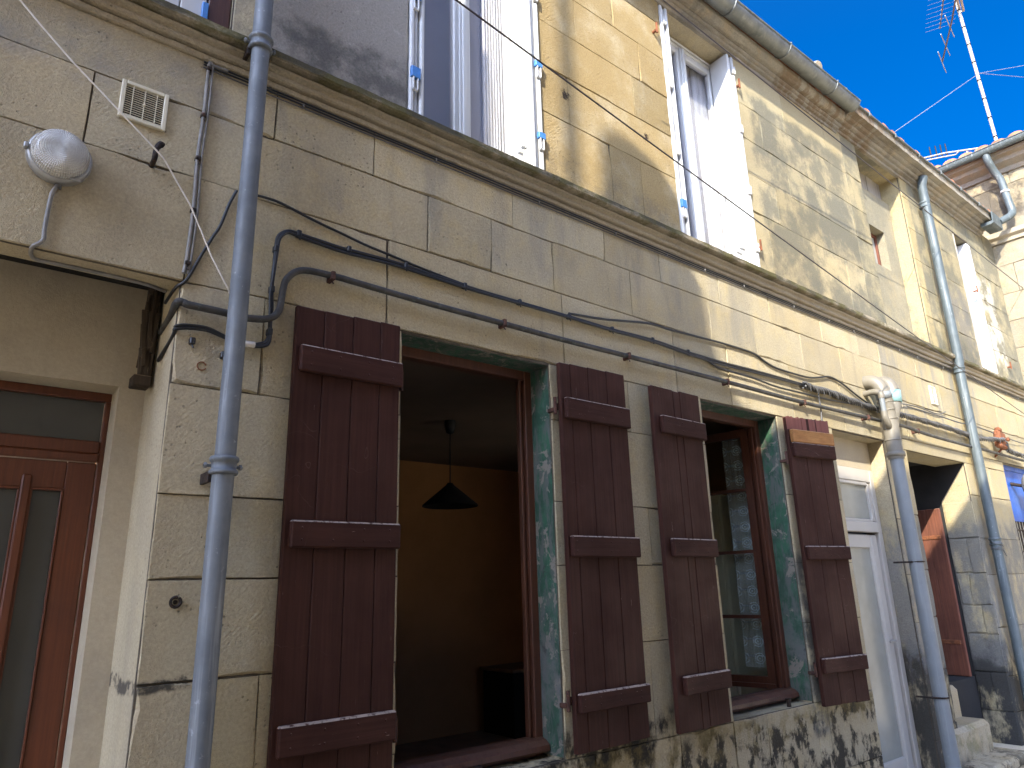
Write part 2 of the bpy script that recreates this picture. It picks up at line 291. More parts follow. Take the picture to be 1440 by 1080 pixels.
# ------------------------------------------------------------------ mesh helpers
class MB:
    def __init__(s): s.v = []; s.f = []; s.mi = []; s.sm = []; s.tn = []
    def add(s, vs, fs, mi=0, smooth=False, tint=(1, 1, 1)):
        b = len(s.v); s.v += [tuple(q) for q in vs]
        for f in fs: s.f.append(tuple(b + i for i in f)); s.mi.append(mi); s.sm.append(smooth); s.tn.append(tint)
        return s
    def box(s, x0, x1, y0, y1, z0, z1, b=0.0, mi=0, rot=None, tint=(1, 1, 1)):
        x0, x1 = min(x0, x1), max(x0, x1); y0, y1 = min(y0, y1), max(y0, y1); z0, z1 = min(z0, z1), max(z0, z1)
        c = Vector(((x0 + x1) / 2, (y0 + y1) / 2, (z0 + z1) / 2)); h = Vector(((x1 - x0) / 2, (y1 - y0) / 2, (z1 - z0) / 2))
        b = min(b, min(h) * .49)
        vs = []; idx = {}
        if b <= 0:
            for sx in (-1, 1):
                for sy in (-1, 1):
                    for sz in (-1, 1):
                        for a in range(3): idx[(sx, sy, sz, a)] = len(vs)
                        vs.append(Vector((sx * h.x, sy * h.y, sz * h.z)))
        else:
            for sx in (-1, 1):
                for sy in (-1, 1):
                    for sz in (-1, 1):
                        for a in range(3):
                            p = Vector((sx * h.x, sy * h.y, sz * h.z))
                            for k, sg in enumerate((sx, sy, sz)):
                                if k != a: p[k] -= sg * b
                            idx[(sx, sy, sz, a)] = len(vs); vs.append(p)
        fs = []
        def face(l):
            l = [idx[q] for q in l]
            n = (vs[l[1]] - vs[l[0]]).cross(vs[l[2]] - vs[l[0]]); m = sum((vs[i] for i in l), Vector()) / len(l)
            fs.append(tuple(l if n.dot(m) > 0 else l[::-1]))
        for a in range(3):
            o1, o2 = [k for k in range(3) if k != a]
            for sg in (-1, 1):
                l = []
                for u, v in ((-1, -1), (1, -1), (1, 1), (-1, 1)):
                    t = [0, 0, 0]; t[a] = sg; t[o1] = u; t[o2] = v; l.append((*t, a))
                face(l)
        if b > 0:
            for a in range(3):
                o1, o2 = [k for k in range(3) if k != a]
                for u in (-1, 1):
                    for v in (-1, 1):
                        t = [0, 0, 0]; t[o1] = u; t[o2] = v
                        lo = list(t); lo[a] = -1; hi = list(t); hi[a] = 1
                        face([(*lo, o1), (*hi, o1), (*hi, o2), (*lo, o2)])
            for sx in (-1, 1):
                for sy in (-1, 1):
                    for sz in (-1, 1): face([(sx, sy, sz, 0), (sx, sy, sz, 1), (sx, sy, sz, 2)])
        if rot is not None:
            R, piv = rot
            vs = [R @ (p + c - piv) + piv for p in vs]
        else: vs = [p + c for p in vs]
        return s.add(vs, fs, mi, False, tint)
    def tube(s, pts, r, seg=10, mi=0, caps=True, smooth=True):
        pts = [Vector(p) for p in pts]; n = len(pts)
        rs = r if isinstance(r, (list, tuple)) else [r] * n
        vs = []; fs = []
        T = []
        for i in range(n):
            t = (pts[min(i + 1, n - 1)] - pts[max(i - 1, 0)]); T.append(t.normalized() if t.length > 1e-9 else Vector((0, 0, 1)))
        u = T[0].orthogonal().normalized()
        for i in range(n):
            u = (u - T[i] * u.dot(T[i])); u = u.normalized() if u.length > 1e-6 else T[i].orthogonal().normalized()
            v = T[i].cross(u)
            for k in range(seg):
                a = 2 * math.pi * k / seg; vs.append(pts[i] + (u * math.cos(a) + v * math.sin(a)) * rs[i])
        for i in range(n - 1):
            for k in range(seg):
                k2 = (k + 1) % seg; fs.append((i * seg + k, i * seg + k2, (i + 1) * seg + k2, (i + 1) * seg + k))
        s.add(vs, fs, mi, smooth)
        if caps: s.add(vs[:seg], [tuple(range(seg))[::-1]], mi); s.add(vs[-seg:], [tuple(range(seg))], mi)
        return s
    def prof(s, yz, x0, x1, mi=0, n=1, wob=0.0, smooth=False):
        """closed profile (y,z) swept along x"""
        m = len(yz); vs = []; fs = []
        for i in range(n + 1):
            x = x0 + (x1 - x0) * i / n
            d = (random.uniform(-wob, wob), random.uniform(-wob, wob)) if 0 < i < n else (0, 0)
            vs += [(x, y + d[0], z + d[1]) for y, z in yz]
        for i in range(n):
            for k in range(m):
                k2 = (k + 1) % m; fs.append((i * m + k, (i + 1) * m + k, (i + 1) * m + k2, i * m + k2))
        s.add(vs, fs, mi, smooth); s.add(vs[:m], [tuple(range(m))], mi); s.add(vs[-m:], [tuple(range(m))[::-1]], mi)
        return s
    def lathe(s, c, ax, prof, seg=32, mi=0, smooth=True):
        """prof: (distance along ax, radius)"""
        ax = Vector(ax).normalized(); u = ax.orthogonal().normalized(); v = ax.cross(u); c = Vector(c)
        vs = []; fs = []; m = len(prof)
        for d, r in prof:
            for k in range(seg):
                a = 2 * math.pi * k / seg; vs.append(c + ax * d + (u * math.cos(a) + v * math.sin(a)) * max(r, 1e-5))
        for i in range(m - 1):
            for k in range(seg):
                k2 = (k + 1) % seg; fs.append((i * seg + k, i * seg + k2, (i + 1) * seg + k2, (i + 1) * seg + k))
        return s.add(vs, fs, mi, smooth)
    def build(s, name, mats, parent=None, origin=None):
        me = bpy.data.meshes.new(name)
        og = Vector(origin) if origin is not None else (parent_loc(parent) if parent else Vector())
        me.from_pydata([tuple(Vector(p) - og) for p in s.v], [], s.f)
        for m in (mats if isinstance(mats, (list, tuple)) else [mats]): me.materials.append(M[m] if isinstance(m, str) else m)
        me.polygons.foreach_set('material_index', s.mi); me.polygons.foreach_set('use_smooth', s.sm)
        at = me.attributes.new('tint', 'FLOAT_COLOR', 'CORNER')
        buf = []
        for f, t in zip(s.f, s.tn): buf += [t[0], t[1], t[2], 1.0] * len(f)
        at.data.foreach_set('color', buf)
        me.update()
        o = bpy.data.objects.new(name, me); COL.objects.link(o)
        if parent is not None: o.parent = parent; 
        else: o.location = og
        o['_o'] = tuple(og)
        return o
def parent_loc(p): return Vector(p['_o'])
def thing(name, label, cat, loc, group=None):
    o = bpy.data.objects.new(name, None); COL.objects.link(o); o.location = loc; o.empty_display_size = .2
    o['_o'] = tuple(loc); o['label'] = label; o['category'] = cat
    if group: o['group'] = group
    return o
def tag(o, label, cat, group=None, kind=None):
    o['label'] = label; o['category'] = cat
    if group: o['group'] = group
    if kind: o['kind'] = kind
    return o
def part(mb, name, mat, parent, label=None):
    o = mb.build(name, mat, parent)
    if label: o['label'] = label
    return o
def smooth_path(pts, n=5):
    pts = [Vector(p) for p in pts]
    if len(pts) < 3: return pts
    out = []
    P_ = [pts[0] * 2 - pts[1]] + pts + [pts[-1] * 2 - pts[-2]]
    for i in range(1, len(P_) - 2):
        a, b, c, d = P_[i - 1:i + 3]
        for k in range(n):
            t = k / n
            out.append(.5 * ((2 * b) + (c - a) * t + (2 * a - 5 * b + 4 * c - d) * t * t + (3 * b - a - 3 * c + d) * t ** 3))
    out.append(pts[-1]); return out

# ------------------------------------------------------------------ masonry
def ring_pts(x0, x1, z0, z1, j):
    """perimeter of a worn block, anticlockwise seen from the lane"""
    out = []
    def side(ax, ay, bx, by, L):
        k = max(2, int(L / .07))
        for i in range(k):
            t = i / k; out.append((ax + (bx - ax) * t + random.uniform(-j, j), ay + (by - ay) * t + random.uniform(-j, j)))
    side(x0, z0, x1, z0, x1 - x0); side(x1, z0, x1, z1, z1 - z0); side(x1, z1, x0, z1, x1 - x0); side(x0, z1, x0, z0, z1 - z0)
    return out
def block(mb, x0, x1, z0, z1, y=0.0, tint=None, mi=0, gap=None):
    gp = gap if gap is not None else random.choice((.0006, .0009, .0012, .0016, .0024))
    if x1 - x0 < .02 or z1 - z0 < .02: return
    x0 += gp; x1 -= gp; z0 += gp; z1 -= gp
    ch = random.uniform(.001, .004)
    P = ring_pts(x0, x1, z0, z1, .0011)
    cx, cz = (x0 + x1) / 2, (z0 + z1) / 2; hx, hz = (x1 - x0) / 2, (z1 - z0) / 2
    n = len(P); dy = random.uniform(-.0025, .002); ty = random.uniform(-.002, .002)
    chip = {}
    for _ in range(random.choice((0, 0, 1, 1, 2, 3))):
        k = random.randrange(n)
        for q, a in ((-1, .5), (0, 1), (1, .6)): chip[(k + q) % n] = a * random.uniform(.005, .018)
    fr = []; bk = []
    for i, (x, z) in enumerate(P):
        c = ch + chip.get(i, 0.0) + random.uniform(-.0012, .0012)
        fr.append((x - math.copysign(min(c, abs(x - cx)), x - cx) * (abs(x - cx) > hx - .02), y + dy + ty * (z - cz) / max(hz, .01), z - math.copysign(min(c, abs(z - cz)), z - cz) * (abs(z - cz) > hz - .02)))
        bk.append((x, y + .014, z))
    bf = random.choice((.88, .93, .97, 1.0, 1.03, 1.07))
    t = tint or tuple(q * bf for q in random.choice(((1, 1, 1), (1.02, 1, .96), (1, .985, .95), (.98, .99, 1.0))))
    fs = [tuple(range(n))] + [(i + n, (i + 1) % n + n, (i + 1) % n, i) for i in range(n)]
    mb.add(fr + bk, fs, mi, False, t)
def courses(mb, x0, x1, zs, joints, y=0.0, **kw):
    """zs descending; joints: one list of x per course"""
    for k in range(len(zs) - 1):
        xs = [x0] + [q for q in joints[k % len(joints)] if x0 + .04 < q < x1 - .04] + [x1]
        for a, b in zip(xs, xs[1:]): block(mb, a, b, zs[k + 1], zs[k], y, **kw)
def core(mb, x0, x1, z0, z1, holes, y0=.009, y1=.30, mi=1):
    """the wall behind the facing blocks, solid, with its openings left free"""
    xs = sorted({x0, x1, *[q for h in holes for q in h[:2] if x0 < q < x1]})
    for a, b in zip(xs, xs[1:]):
        cuts = sorted((h[2], h[3]) for h in holes if h[0] <= a + 1e-6 and h[1] >= b - 1e-6)
        z = z0
        for c, d in cuts:
            if c > z + 1e-4: mb.box(a, b, y0, y1, z, c, 0, mi)
            z = max(z, d)
        if z1 > z + 1e-4: mb.box(a, b, y0, y1, z, z1, 0, mi)

# ------------------------------------------------------------------ the lane
mb = MB(); mb.add([(-60, -60, 0), (90, -60, 0), (90, 60, 0), (-60, 60, 0)], [(0, 1, 2, 3)])
o = mb.build('lane', 'road'); o['kind'] = 'structure'; o['label'] = 'stone paved lane in front of the houses'

# ------------------------------------------------------------------ houses: shells
A0, AB, BC, CD = -3.2, 0.86, 6.86, 11.3
houseA = thing('stone_house', 'pale stone house with recessed porch, brown glazed door and round lamp, at the left end', 'house', (-1.2, .2, 0))
houseB = thing('stone_house', 'long limestone house with maroon plank shutters and white upstairs windows, between two downpipes', 'house', (3.8, .2, 0))
houseC = thing('stone_house', 'mottled stone house with dark doorway, stone steps and bricked up upper opening', 'house', (9.0, .2, 0))
houseD = thing('stone_house', 'sunny house with red tiled roof closing the lane at the right edge', 'house', (13.5, -1.8, 0))

def shell(parent, x0, x1, holes, build, th=.30, ztop=6.32):
    mb = MB()
    build(mb)
    core(mb, x0, x1, 0, ztop, holes, .009, .02, 1)
    core(mb, x0, x1, 0, ztop, holes, .0203, th, 0)
    return mb

# --- left house
hA = [(A0, .61, 0, 2.80), (-.36, .70, 4.0, 5.95)]
def bA(mb):
    courses(mb, A0, AB, [3.84, 3.588, 3.268], [[-2.2, -1.2, -.5, .62], [-2.6, -1.7, -.62, .215]])
    courses(mb, A0, AB, [3.268, 2.80], [[-2.3, -1.1, .62]])
    courses(mb, .61, AB, [2.80, 2.38, 1.964, 1.66, 1.314, .95, .55, .0], [[]])
    courses(mb, .70, AB, [6.3, 5.95, 5.5, 5.0, 4.45, 3.99], [[]])
    courses(mb, A0, -.36, [6.3, 5.9, 5.4, 4.9, 4.45, 3.99], [[-2, -1.0], [-1.5]])
    block(mb, -.36, .70, 5.95, 6.3)
mb = MB(); bA(mb); core(mb, A0, AB, 0, 6.32, hA, .009, .02, 1); core(mb, A0, AB, 0, 6.32, hA, .0203, .13, 0); core(mb, A0, AB, 0, 6.32, [(A0, .61, 0, 3.08), hA[1]], .1303, .30, 0)
mb.box(.611, AB, .30, .44, 0, 2.9, 0, 0)                       # porch jamb behind the pier
part(mb, 'wall', ['stone_left', 'mortar'], houseA)
mb = MB(); core(mb, A0, .6105, 0, 3.1, [(-.42, .512, 0, 2.452)], .43, .62, 0)
part(mb, 'porch_wall', 'plaster', houseA)
mb = MB(); mb.box(A0, .609, .22, .36, 2.872, 3.08, .006)
part(mb, 'lintel_beam', 'black_timber', houseA)
mb = MB(); mb.box(A0, .6105, .36, .43, 2.95, 3.1); mb.box(A0, .6105, .131, .36, 3.081, 3.1)
part(mb, 'porch_ceiling', 'dark', houseA)
# porch door
dr = MB()
Y = .575
dr.box(-.42, .512, Y, Y + .05, 2.415, 2.452, .003); dr.box(.492, .512, Y, Y + .05, 0, 2.415, .003); dr.box(-.42, -.40, Y, Y + .05, 0, 2.415, .003)
dr.box(-.40, .492, Y - .004, Y + .045, 2.185, 2.240, .005); dr.box(-.40, .492, Y - .010, Y + .04, 2.150, 2.186, .006)
door = part(dr, 'door', 'door_brown', houseA)
lf = MB(); Z = 2.147
lf.box(.385, .490, Y + .008, Y + .05, 0, Z, .003); lf.box(-.398, -.30, Y + .008, Y + .05, 0, Z, .003)
lf.box(-.30, .385, Y + .008, Y + .05, 2.035, Z, .003); lf.box(-.30, .385, Y + .008, Y + .05, .75, .90, .003); lf.box(-.30, .385, Y + .012, Y + .04, 0, .75, .003)
for xa in (-.045, .238): lf.box(xa, xa + .034, Y - .006, Y + .045, .90, 2.085, .006)
for xa, xb in ((-.30, -.045), (-.011, .238), (.272, .385)):
    lf.box(xa, xb, Y + .002, Y + .02, 2.025, 2.036, .003); lf.box(xa, xa + .008, Y + .002, Y + .02, .9, 2.025, .003); lf.box(xb - .008, xb, Y + .002, Y + .02, .9, 2.025, .003)
part(lf, 'leaf', 'door_brown', door)
gl = MB(); gl.box(-.40, .491, Y + .025, Y + .033, 2.24, 2.415); gl.box(-.299, .384, Y + .026, Y + .034, .89, 2.04)
part(gl, 'frosted_pane', 'frost', door)
# upstairs window of the left house, only its foot in view
wi = MB(); wi.box(.60, .697, .03, .09, 4.0, 5.95, .004); wi.box(-.357, -.28, .03, .09, 4.0, 5.95, .004); wi.box(-.28, .60, .03, .09, 5.87, 5.95, .004)
wA = part(wi, 'window', 'brown_frame', houseA)
sh = MB()
for k in range(8): sh.box(-.275 + k * .109, -.275 + k * .109 + .105, .035, .07, 4.015, 5.865, .004)
part(sh, 'closed_shutter', 'pvc_grey', wA)
sh = MB(); sh.box(.574, .60, .018, .04, 4.06, 4.16, .003); part(sh, 'hinge', 'tape', wA)
mb = MB(); mb.box(-.7, 1.0, .30, .32, 3.9, 6.1); part(mb, 'inner_wall', 'dark', houseA)

# --- middle house
W1 = (1.61, 2.555, .79, 2.795); W2 = (3.93, 4.868, .79, 2.795); DB = (5.702, 6.65, 0, 2.80)
U1 = (1.615, 2.585, 4.0, 6.12); U2 = (3.91, 4.92, 4.0, 6.12)
def bB(mb):
    courses(mb, AB, BC, [3.84, 3.583], [[.93, 1.43, 2.32, 3.07, 3.62, 4.30, 4.98, 5.78, 6.45]])
    courses(mb, AB, BC, [3.583, 3.262], [[1.75, 2.16, 2.62, 3.30, 4.14, 4.72, 5.4, 6.05]])
    courses(mb, AB, BC, [3.262, 2.806], [[1.523, 2.675, 3.69, 4.30, 5.14, 5.95]])
    courses(mb, AB, W1[0], [2.806, 2.384, 1.964, 1.660, 1.312, .96, .52, 0], [[.945], [], [.862], [], [1.03], [.9], [1.2]])
    courses(mb, W1[0], W1[1], [.79, .40, 0], [[2.1], [1.9]])
    courses(mb, W1[1], W2[0], [2.806, 2.485, 2.037, 1.705, 1.290, .79, .40, 0], [[3.2], [2.95], [3.3], [2.9], [3.22], [2.75, 3.42], [3.1]])
    courses(mb, W2[0], W2[1], [.79, .36, 0], [[4.28], [4.5]])
    courses(mb, W2[1], DB[0], [2.806, 2.21, 1.72, 1.31, .79, .34, 0], [[], [5.2], [], [5.3], [5.02], [5.3]])
    courses(mb, DB[1], BC, [2.806, 2.10, 1.62, 1.22, .80, .62, .3, 0], [[]])
    block(mb, AB, U1[0], 4.0, 6.3, tint=(1, 1, 1), gap=.001)
    zz = [6.12, 5.90, 5.556, 5.208, 4.858, 4.497, 3.99]
    courses(mb, U1[1], U2[0], zz, [[3.0], [3.33], [2.93, 3.6], [3.50], [2.83], [3.20, 3.51]])
    courses(mb, U2[1], BC, [6.12, 5.66, 5.296, 4.945, 4.578, 3.99], [[5.7, 6.5], [5.25, 6.0], [5.62, 6.35], [5.35, 6.1], [5.15, 5.95, 6.5]])
    courses(mb, U1[0], BC, [6.32, 6.12], [[2.4, 3.4, 4.4, 5.4]])
mb = shell(houseB, AB, BC, [W1, W2, DB, U1, U2], bB)
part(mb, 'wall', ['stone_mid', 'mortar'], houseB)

# --- right house
DC = (7.10, 8.52, 0, 2.76); BL = (7.2, 8.27, 4.0, 6.16); W3 = (9.74, 10.27, 4.0, 5.90); DL = (9.71, 10.75, 0, 2.87)
def bC(mb):
    courses(mb, BC, CD, [3.84, 3.583], [[7.3, 7.7, 8.4, 9.2, 10.0, 10.7]])
    courses(mb, BC, CD, [3.583, 3.262], [[7.6, 8.2, 9.0, 9.9, 10.6]])
    courses(mb, BC, CD, [3.262, 2.87], [[7.2, 8.9, 9.6, 10.9]])
    courses(mb, BC, DL[0], [2.87, 2.76], [[8.6]])
    courses(mb, BC, DC[0], [2.76, 2.15, 1.66, 1.25, .82, .4, 0], [[]])
    courses(mb, DC[1], DL[0], [2.76, 2.42, 1.97, 1.60, 1.08, .62, .3, 0], [[9.2], [8.9], [9.1], [8.85], [9.25], [8.95], [9.1]])
    courses(mb, DL[1], CD, [2.87, 2.3, 1.7, 1.1, .5, 0], [[]])
    block(mb, BC, BL[0], 5.68, 6.24); courses(mb, BC, BL[0], [5.68, 5.30, 4.94, 4.57, 3.99], [[]])
    zz = [6.24, 5.90, 5.5, 5.1, 4.75, 4.4, 3.99]
    courses(mb, BL[1], W3[0], zz, [[8.9], [8.55], [9.2], [8.7], [9.1], [8.6]], gap=.0012)
    courses(mb, W3[1], CD, zz, [[10.9], [], [10.7]], gap=.0012)
    block(mb, W3[0], W3[1], 5.90, 6.24); block(mb, BL[0], BL[1], 6.16, 6.24)
mb = shell(houseC, BC, CD, [DC, BL, W3, DL], bC, .30, 6.24)
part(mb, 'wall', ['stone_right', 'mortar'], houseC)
SW = (7.61, 7.98, 4.92, 5.40)
mb = MB(); core(mb, BL[0], BL[1], 4.0, 5.86, [SW], .16, .30, 0)
part(mb, 'blocked_opening', 'infill', houseC)
mb = MB(); x = BL[0]
for k in range(6): mb.box(x, x + .175, .22 + .004 * (k % 2), .25, 5.80, 6.16, .003); x += .179
part(mb, 'boarding', 'plank_grey', houseC)
mb = MB(); mb.box(SW[0] - .02, SW[1] + .02, .301, .32, SW[2] - .05, SW[3] + .05)
part(mb, 'inner_wall', 'dark', houseC)
wi = MB(); wi.box(SW[0], SW[0] + .035, .25, .285, SW[2], SW[3], .003); wi.box(SW[1] - .035, SW[1], .25, .285, SW[2], SW[3], .003); wi.box(SW[0] + .035, SW[1] - .035, .25, .285, SW[3] - .035, SW[3], .003)
wi.box(SW[0] + .16, SW[0] + .185, .25, .285, SW[2], SW[3] - .035, .003)
sw = part(wi, 'window', 'red_door', houseC, 'tiny window with a faded red frame')
pn = MB(); pn.box(SW[0] + .03, SW[1] - .03, .27, .276, SW[2], SW[3] - .03); part(pn, 'pane', 'frost_lit', sw)

# --- string course under the upstairs windows, one length per house
SC = [(.02, 3.838), (-.010, 3.838), (-.016, 3.842), (-.018, 3.862), (.004, 3.864), (.004, 3.872), (-.034, 3.871), (-.042, 3.878), (-.043, 3.890), (-.036, 3.896), (-.034, 3.901), (-.040, 3.908), (-.054, 3.913), (-.058, 3.916), (-.058, 3.926), (-.034, 3.928), (-.034, 3.937), (-.086, 3.937), (-.094, 3.944), (-.095, 3.975), (-.082, 3.984), (-.03, 4.012), (.02, 4.016)]
for h, a, b in ((houseA, A0, AB), (houseB, AB + .002, BC), (houseC, BC + .002, CD)):
    mb = MB(); mb.prof(SC, a, b, 0, max(4, int((b - a) / .06)), .0018)
    part(mb, 'string_course', 'moulding', h)
# --- cornices
CB = [(.02, 6.115), (-.010, 6.115), (-.014, 6.140), (-.006, 6.143), (-.006, 6.148), (-.034, 6.150), (-.042, 6.156), (-.042, 6.166), (-.034, 6.170), (-.036, 6.177), (-.054, 6.182), (-.062, 6.190), (-.062, 6.200), (-.052, 6.203), (-.052, 6.208), (-.090, 6.211), (-.104, 6.217), (-.118, 6.232), (-.130, 6.254), (-.132, 6.30), (.02, 6.32)]
for h, a, b in ((houseA, A0, AB), (houseB, AB + .002, 6.78)):
    mb = MB(); mb.prof(CB, a, b, 0, max(4, int((b - a) / .08)), .0022); part(mb, 'cornice', 'cornice', h)
CC = [(.02, 6.150), (-.016, 6.150), (-.022, 6.172), (-.014, 6.176), (-.014, 6.182), (-.052, 6.184), (-.062, 6.192), (-.062, 6.204), (-.050, 6.208), (-.050, 6.213), (-.084, 6.217), (-.098, 6.226), (-.104, 6.236), (-.092, 6.240), (-.092, 6.246), (-.130, 6.249), (-.146, 6.258), (-.150, 6.266), (-.140, 6.269), (-.140, 6.273), (-.215, 6.276), (-.222, 6.352), (-.20, 6.362), (.02, 6.40)]
mb = MB(); mb.prof(CC, 6.782, 10.82, 0, 60, .0025); part(mb, 'cornice', 'cornice', houseC)
# --- roofs
def tiles(name, parent, x0, x1, y0, z0, slope, depth, mat='terracotta', swap=None):
    mb = MB(); n = int((x1 - x0) / .21)
    for k in range(n):
        xa = x0 + k * .21 + .105
        for r in range(int(depth / .34)):
            yy = y0 + r * .34 - random.uniform(0, .02); zz = z0 + r * .34 * slope + random.uniform(0, .012)
            vs = []; m = 6
            for q in range(2):
                for i in range(m + 1):
                    a = math.pi * i / m; rr = (.098 if q == 0 else .080)
                    vs.append((xa - math.cos(a) * rr, yy + q * .42, zz + q * .42 * slope + math.sin(a) * rr * .62 + (.02 if q == 0 else 0)))
            fs = [(i, i + 1, m + 1 + i + 1, m + 1 + i) for i in range(m)] + [tuple(range(m + 1))]
            t = random.choice((.55, .75, .9, 1.0, 1.15)); mb.add(vs, fs, 0, False, (t, t, t))
    mb.add([(x0, y0, z0 - .005), (x1, y0, z0 - .005), (x1, y0 + depth, z0 + depth * slope), (x0, y0 + depth, z0 + depth * slope)], [(0, 1, 2, 3)])
    if swap: mb.v = [swap(*p) for p in mb.v]
    return part(mb, name, mat, parent)
tiles('roof', houseB, AB, 6.82, -.22, 6.345, .30, 4.4)
tiles('roof', houseC, 6.83, 11.0, -.20, 6.365, .30, 4.4)
tiles('roof', houseA, A0, AB - .01, -.22, 6.345, .30, 4.4)
mb = MB(); mb.box(6.66, 6.80, -.24, -.02, 6.40, 6.445, .01); mb.tube([(6.66, -.22, 6.415), (6.66, .3, 6.56)], .07, 10)
part(mb, 'verge_tile', 'cornice', houseB)
mb = MB(); mb.tube([(6.053, -.25, 6.40), (6.053, -.05, 6.47), (6.053, .15, 6.52)], .075, 10); mb.box(5.963, 6.143, -.25, .1, 6.36, 6.42, .012)
part(mb, 'loose_tile', 'moulding', houseB)
def gutter(parent, xa, xb, y, za, zb, r, mat):
    mb = MB(); seg = 12; vs = []; fs = []
    n = 2
    for (x, z) in ((xa, za), (xb, zb)):
        for rr in (r, r - .004):
            for i in range(seg + 1):
                a = math.pi + math.pi * i / seg; vs.append((x, y + math.cos(a) * rr, z + math.sin(a) * rr))
    m = seg + 1
    for i in range(seg):
        fs += [(i, i + 1, 2 * m + i + 1, 2 * m + i), (m + i + 1, m + i, 3 * m + i, 3 * m + i + 1)]
    fs += [(0, 2 * m, 3 * m, m), (m - 1, 2 * m - 1, 4 * m - 1, 3 * m - 1)]
    mb.add(vs, fs, 0, True)
    mb.tube([(xa, y - r, za), (xb, y - r, zb)], .010, 8)
    for (x, z) in ((xa, za), (xb, zb)):
        pts = [(x, y + math.cos(math.pi + math.pi * i / seg) * (r - .001), z + math.sin(math.pi + math.pi * i / seg) * (r - .001)) for i in range(seg + 1)]
        mb.add(pts, [tuple(range(seg + 1))])
    g_ = part(mb, 'gutter', mat, parent)
    k = 0; x = xa + .30
    while x < xb - .05:
        z = za + (zb - za) * (x - xa) / (xb - xa); bk = MB()
        bk.tube([(x, y + math.cos(math.pi + math.pi * i / 14) * (r + .004), z + math.sin(math.pi + math.pi * i / 14) * (r + .004)) for i in range(15)], .0065, 6)
        bk.box(x - .009, x + .009, y - r - .014, y - r + .02, z - .004, z + .018, .003)
        part(bk, 'gutter_bracket', mat, g_); x += .86
    return g_
gutter(houseB, .86, 6.80, -.212, 6.295, 6.350, .080, 'zinc_dark')
gutter(houseA, A0, .855, -.212, 6.28, 6.293, .080, 'zinc_dark')
mb = MB(); mb.prof([(-.222, 6.353), (-.246, 6.353), (-.248, 6.366), (-.242, 6.378), (-.15, 6.384), (-.15, 6.376), (-.222, 6.370)], 6.81, 10.76, 0, 2)
x = 7.1
while x < 10.6: mb.box(x, x + .02, -.252, -.21, 6.335, 6.385, .003); x += .62
part(mb, 'gutter', 'zinc_dark', houseC)
mb = MB(); mb.prof([(-.10, 6.20), (-.22, 6.195), (-.26, 6.21), (-.265, 6.37), (-.25, 6.375), (-.245, 6.24), (-.10, 6.24)], 10.60, 10.95, 0, 1)
mb.box(10.94, 10.955, -.262, -.1, 6.2, 6.36)
part(mb, 'gutter_end', 'zinc_pale', houseC)
# back of the houses, out of sight
mb = MB(); mb.box(A0, CD, 5.2, 5.4, 0, 7.9); part(mb, 'rear_wall', 'render_far', houseB)

# ------------------------------------------------------------------ ground floor windows of the middle house
def room():
    mb = MB(); x0, x1, y1, f, c = 1.0, 5.45, 3.55, .22, 2.9
    mb.box(x0 - .1, x0, .301, y1, f, c, 0, 1); mb.box(x1, x1 + .1, .301, y1, f, c, 0, 1); mb.box(x0 - .1, x1 + .1, y1, y1 + .1, f, c, 0, 1)
    mb.box(x0 - .1, x1 + .1, .301, y1 + .1, f - .1, f, 0, 2); mb.box(x0 - .1, x1 + .1, .301, y1 + .1, c, c + .1, 0, 0)
    part(mb, 'room', ['ceiling_in', 'ochre', 'floor_in'], houseB)
room()
def surround(op):
    """painted reveal boards: thin paint skin on the stone sides"""
    x0, x1, z0, z1 = op; mb = MB()
    mb.box(x1 - .003, x1 + .001, .016, .163, z0 + .01, z1 - .003); mb.box(x0 - .001, x0 + .003, .016, .163, z0 + .01, z1 - .003)
    mb.box(x0 + .003, x1 - .003, .016, .163, z1 - .003, z1 + .001)
    return mb
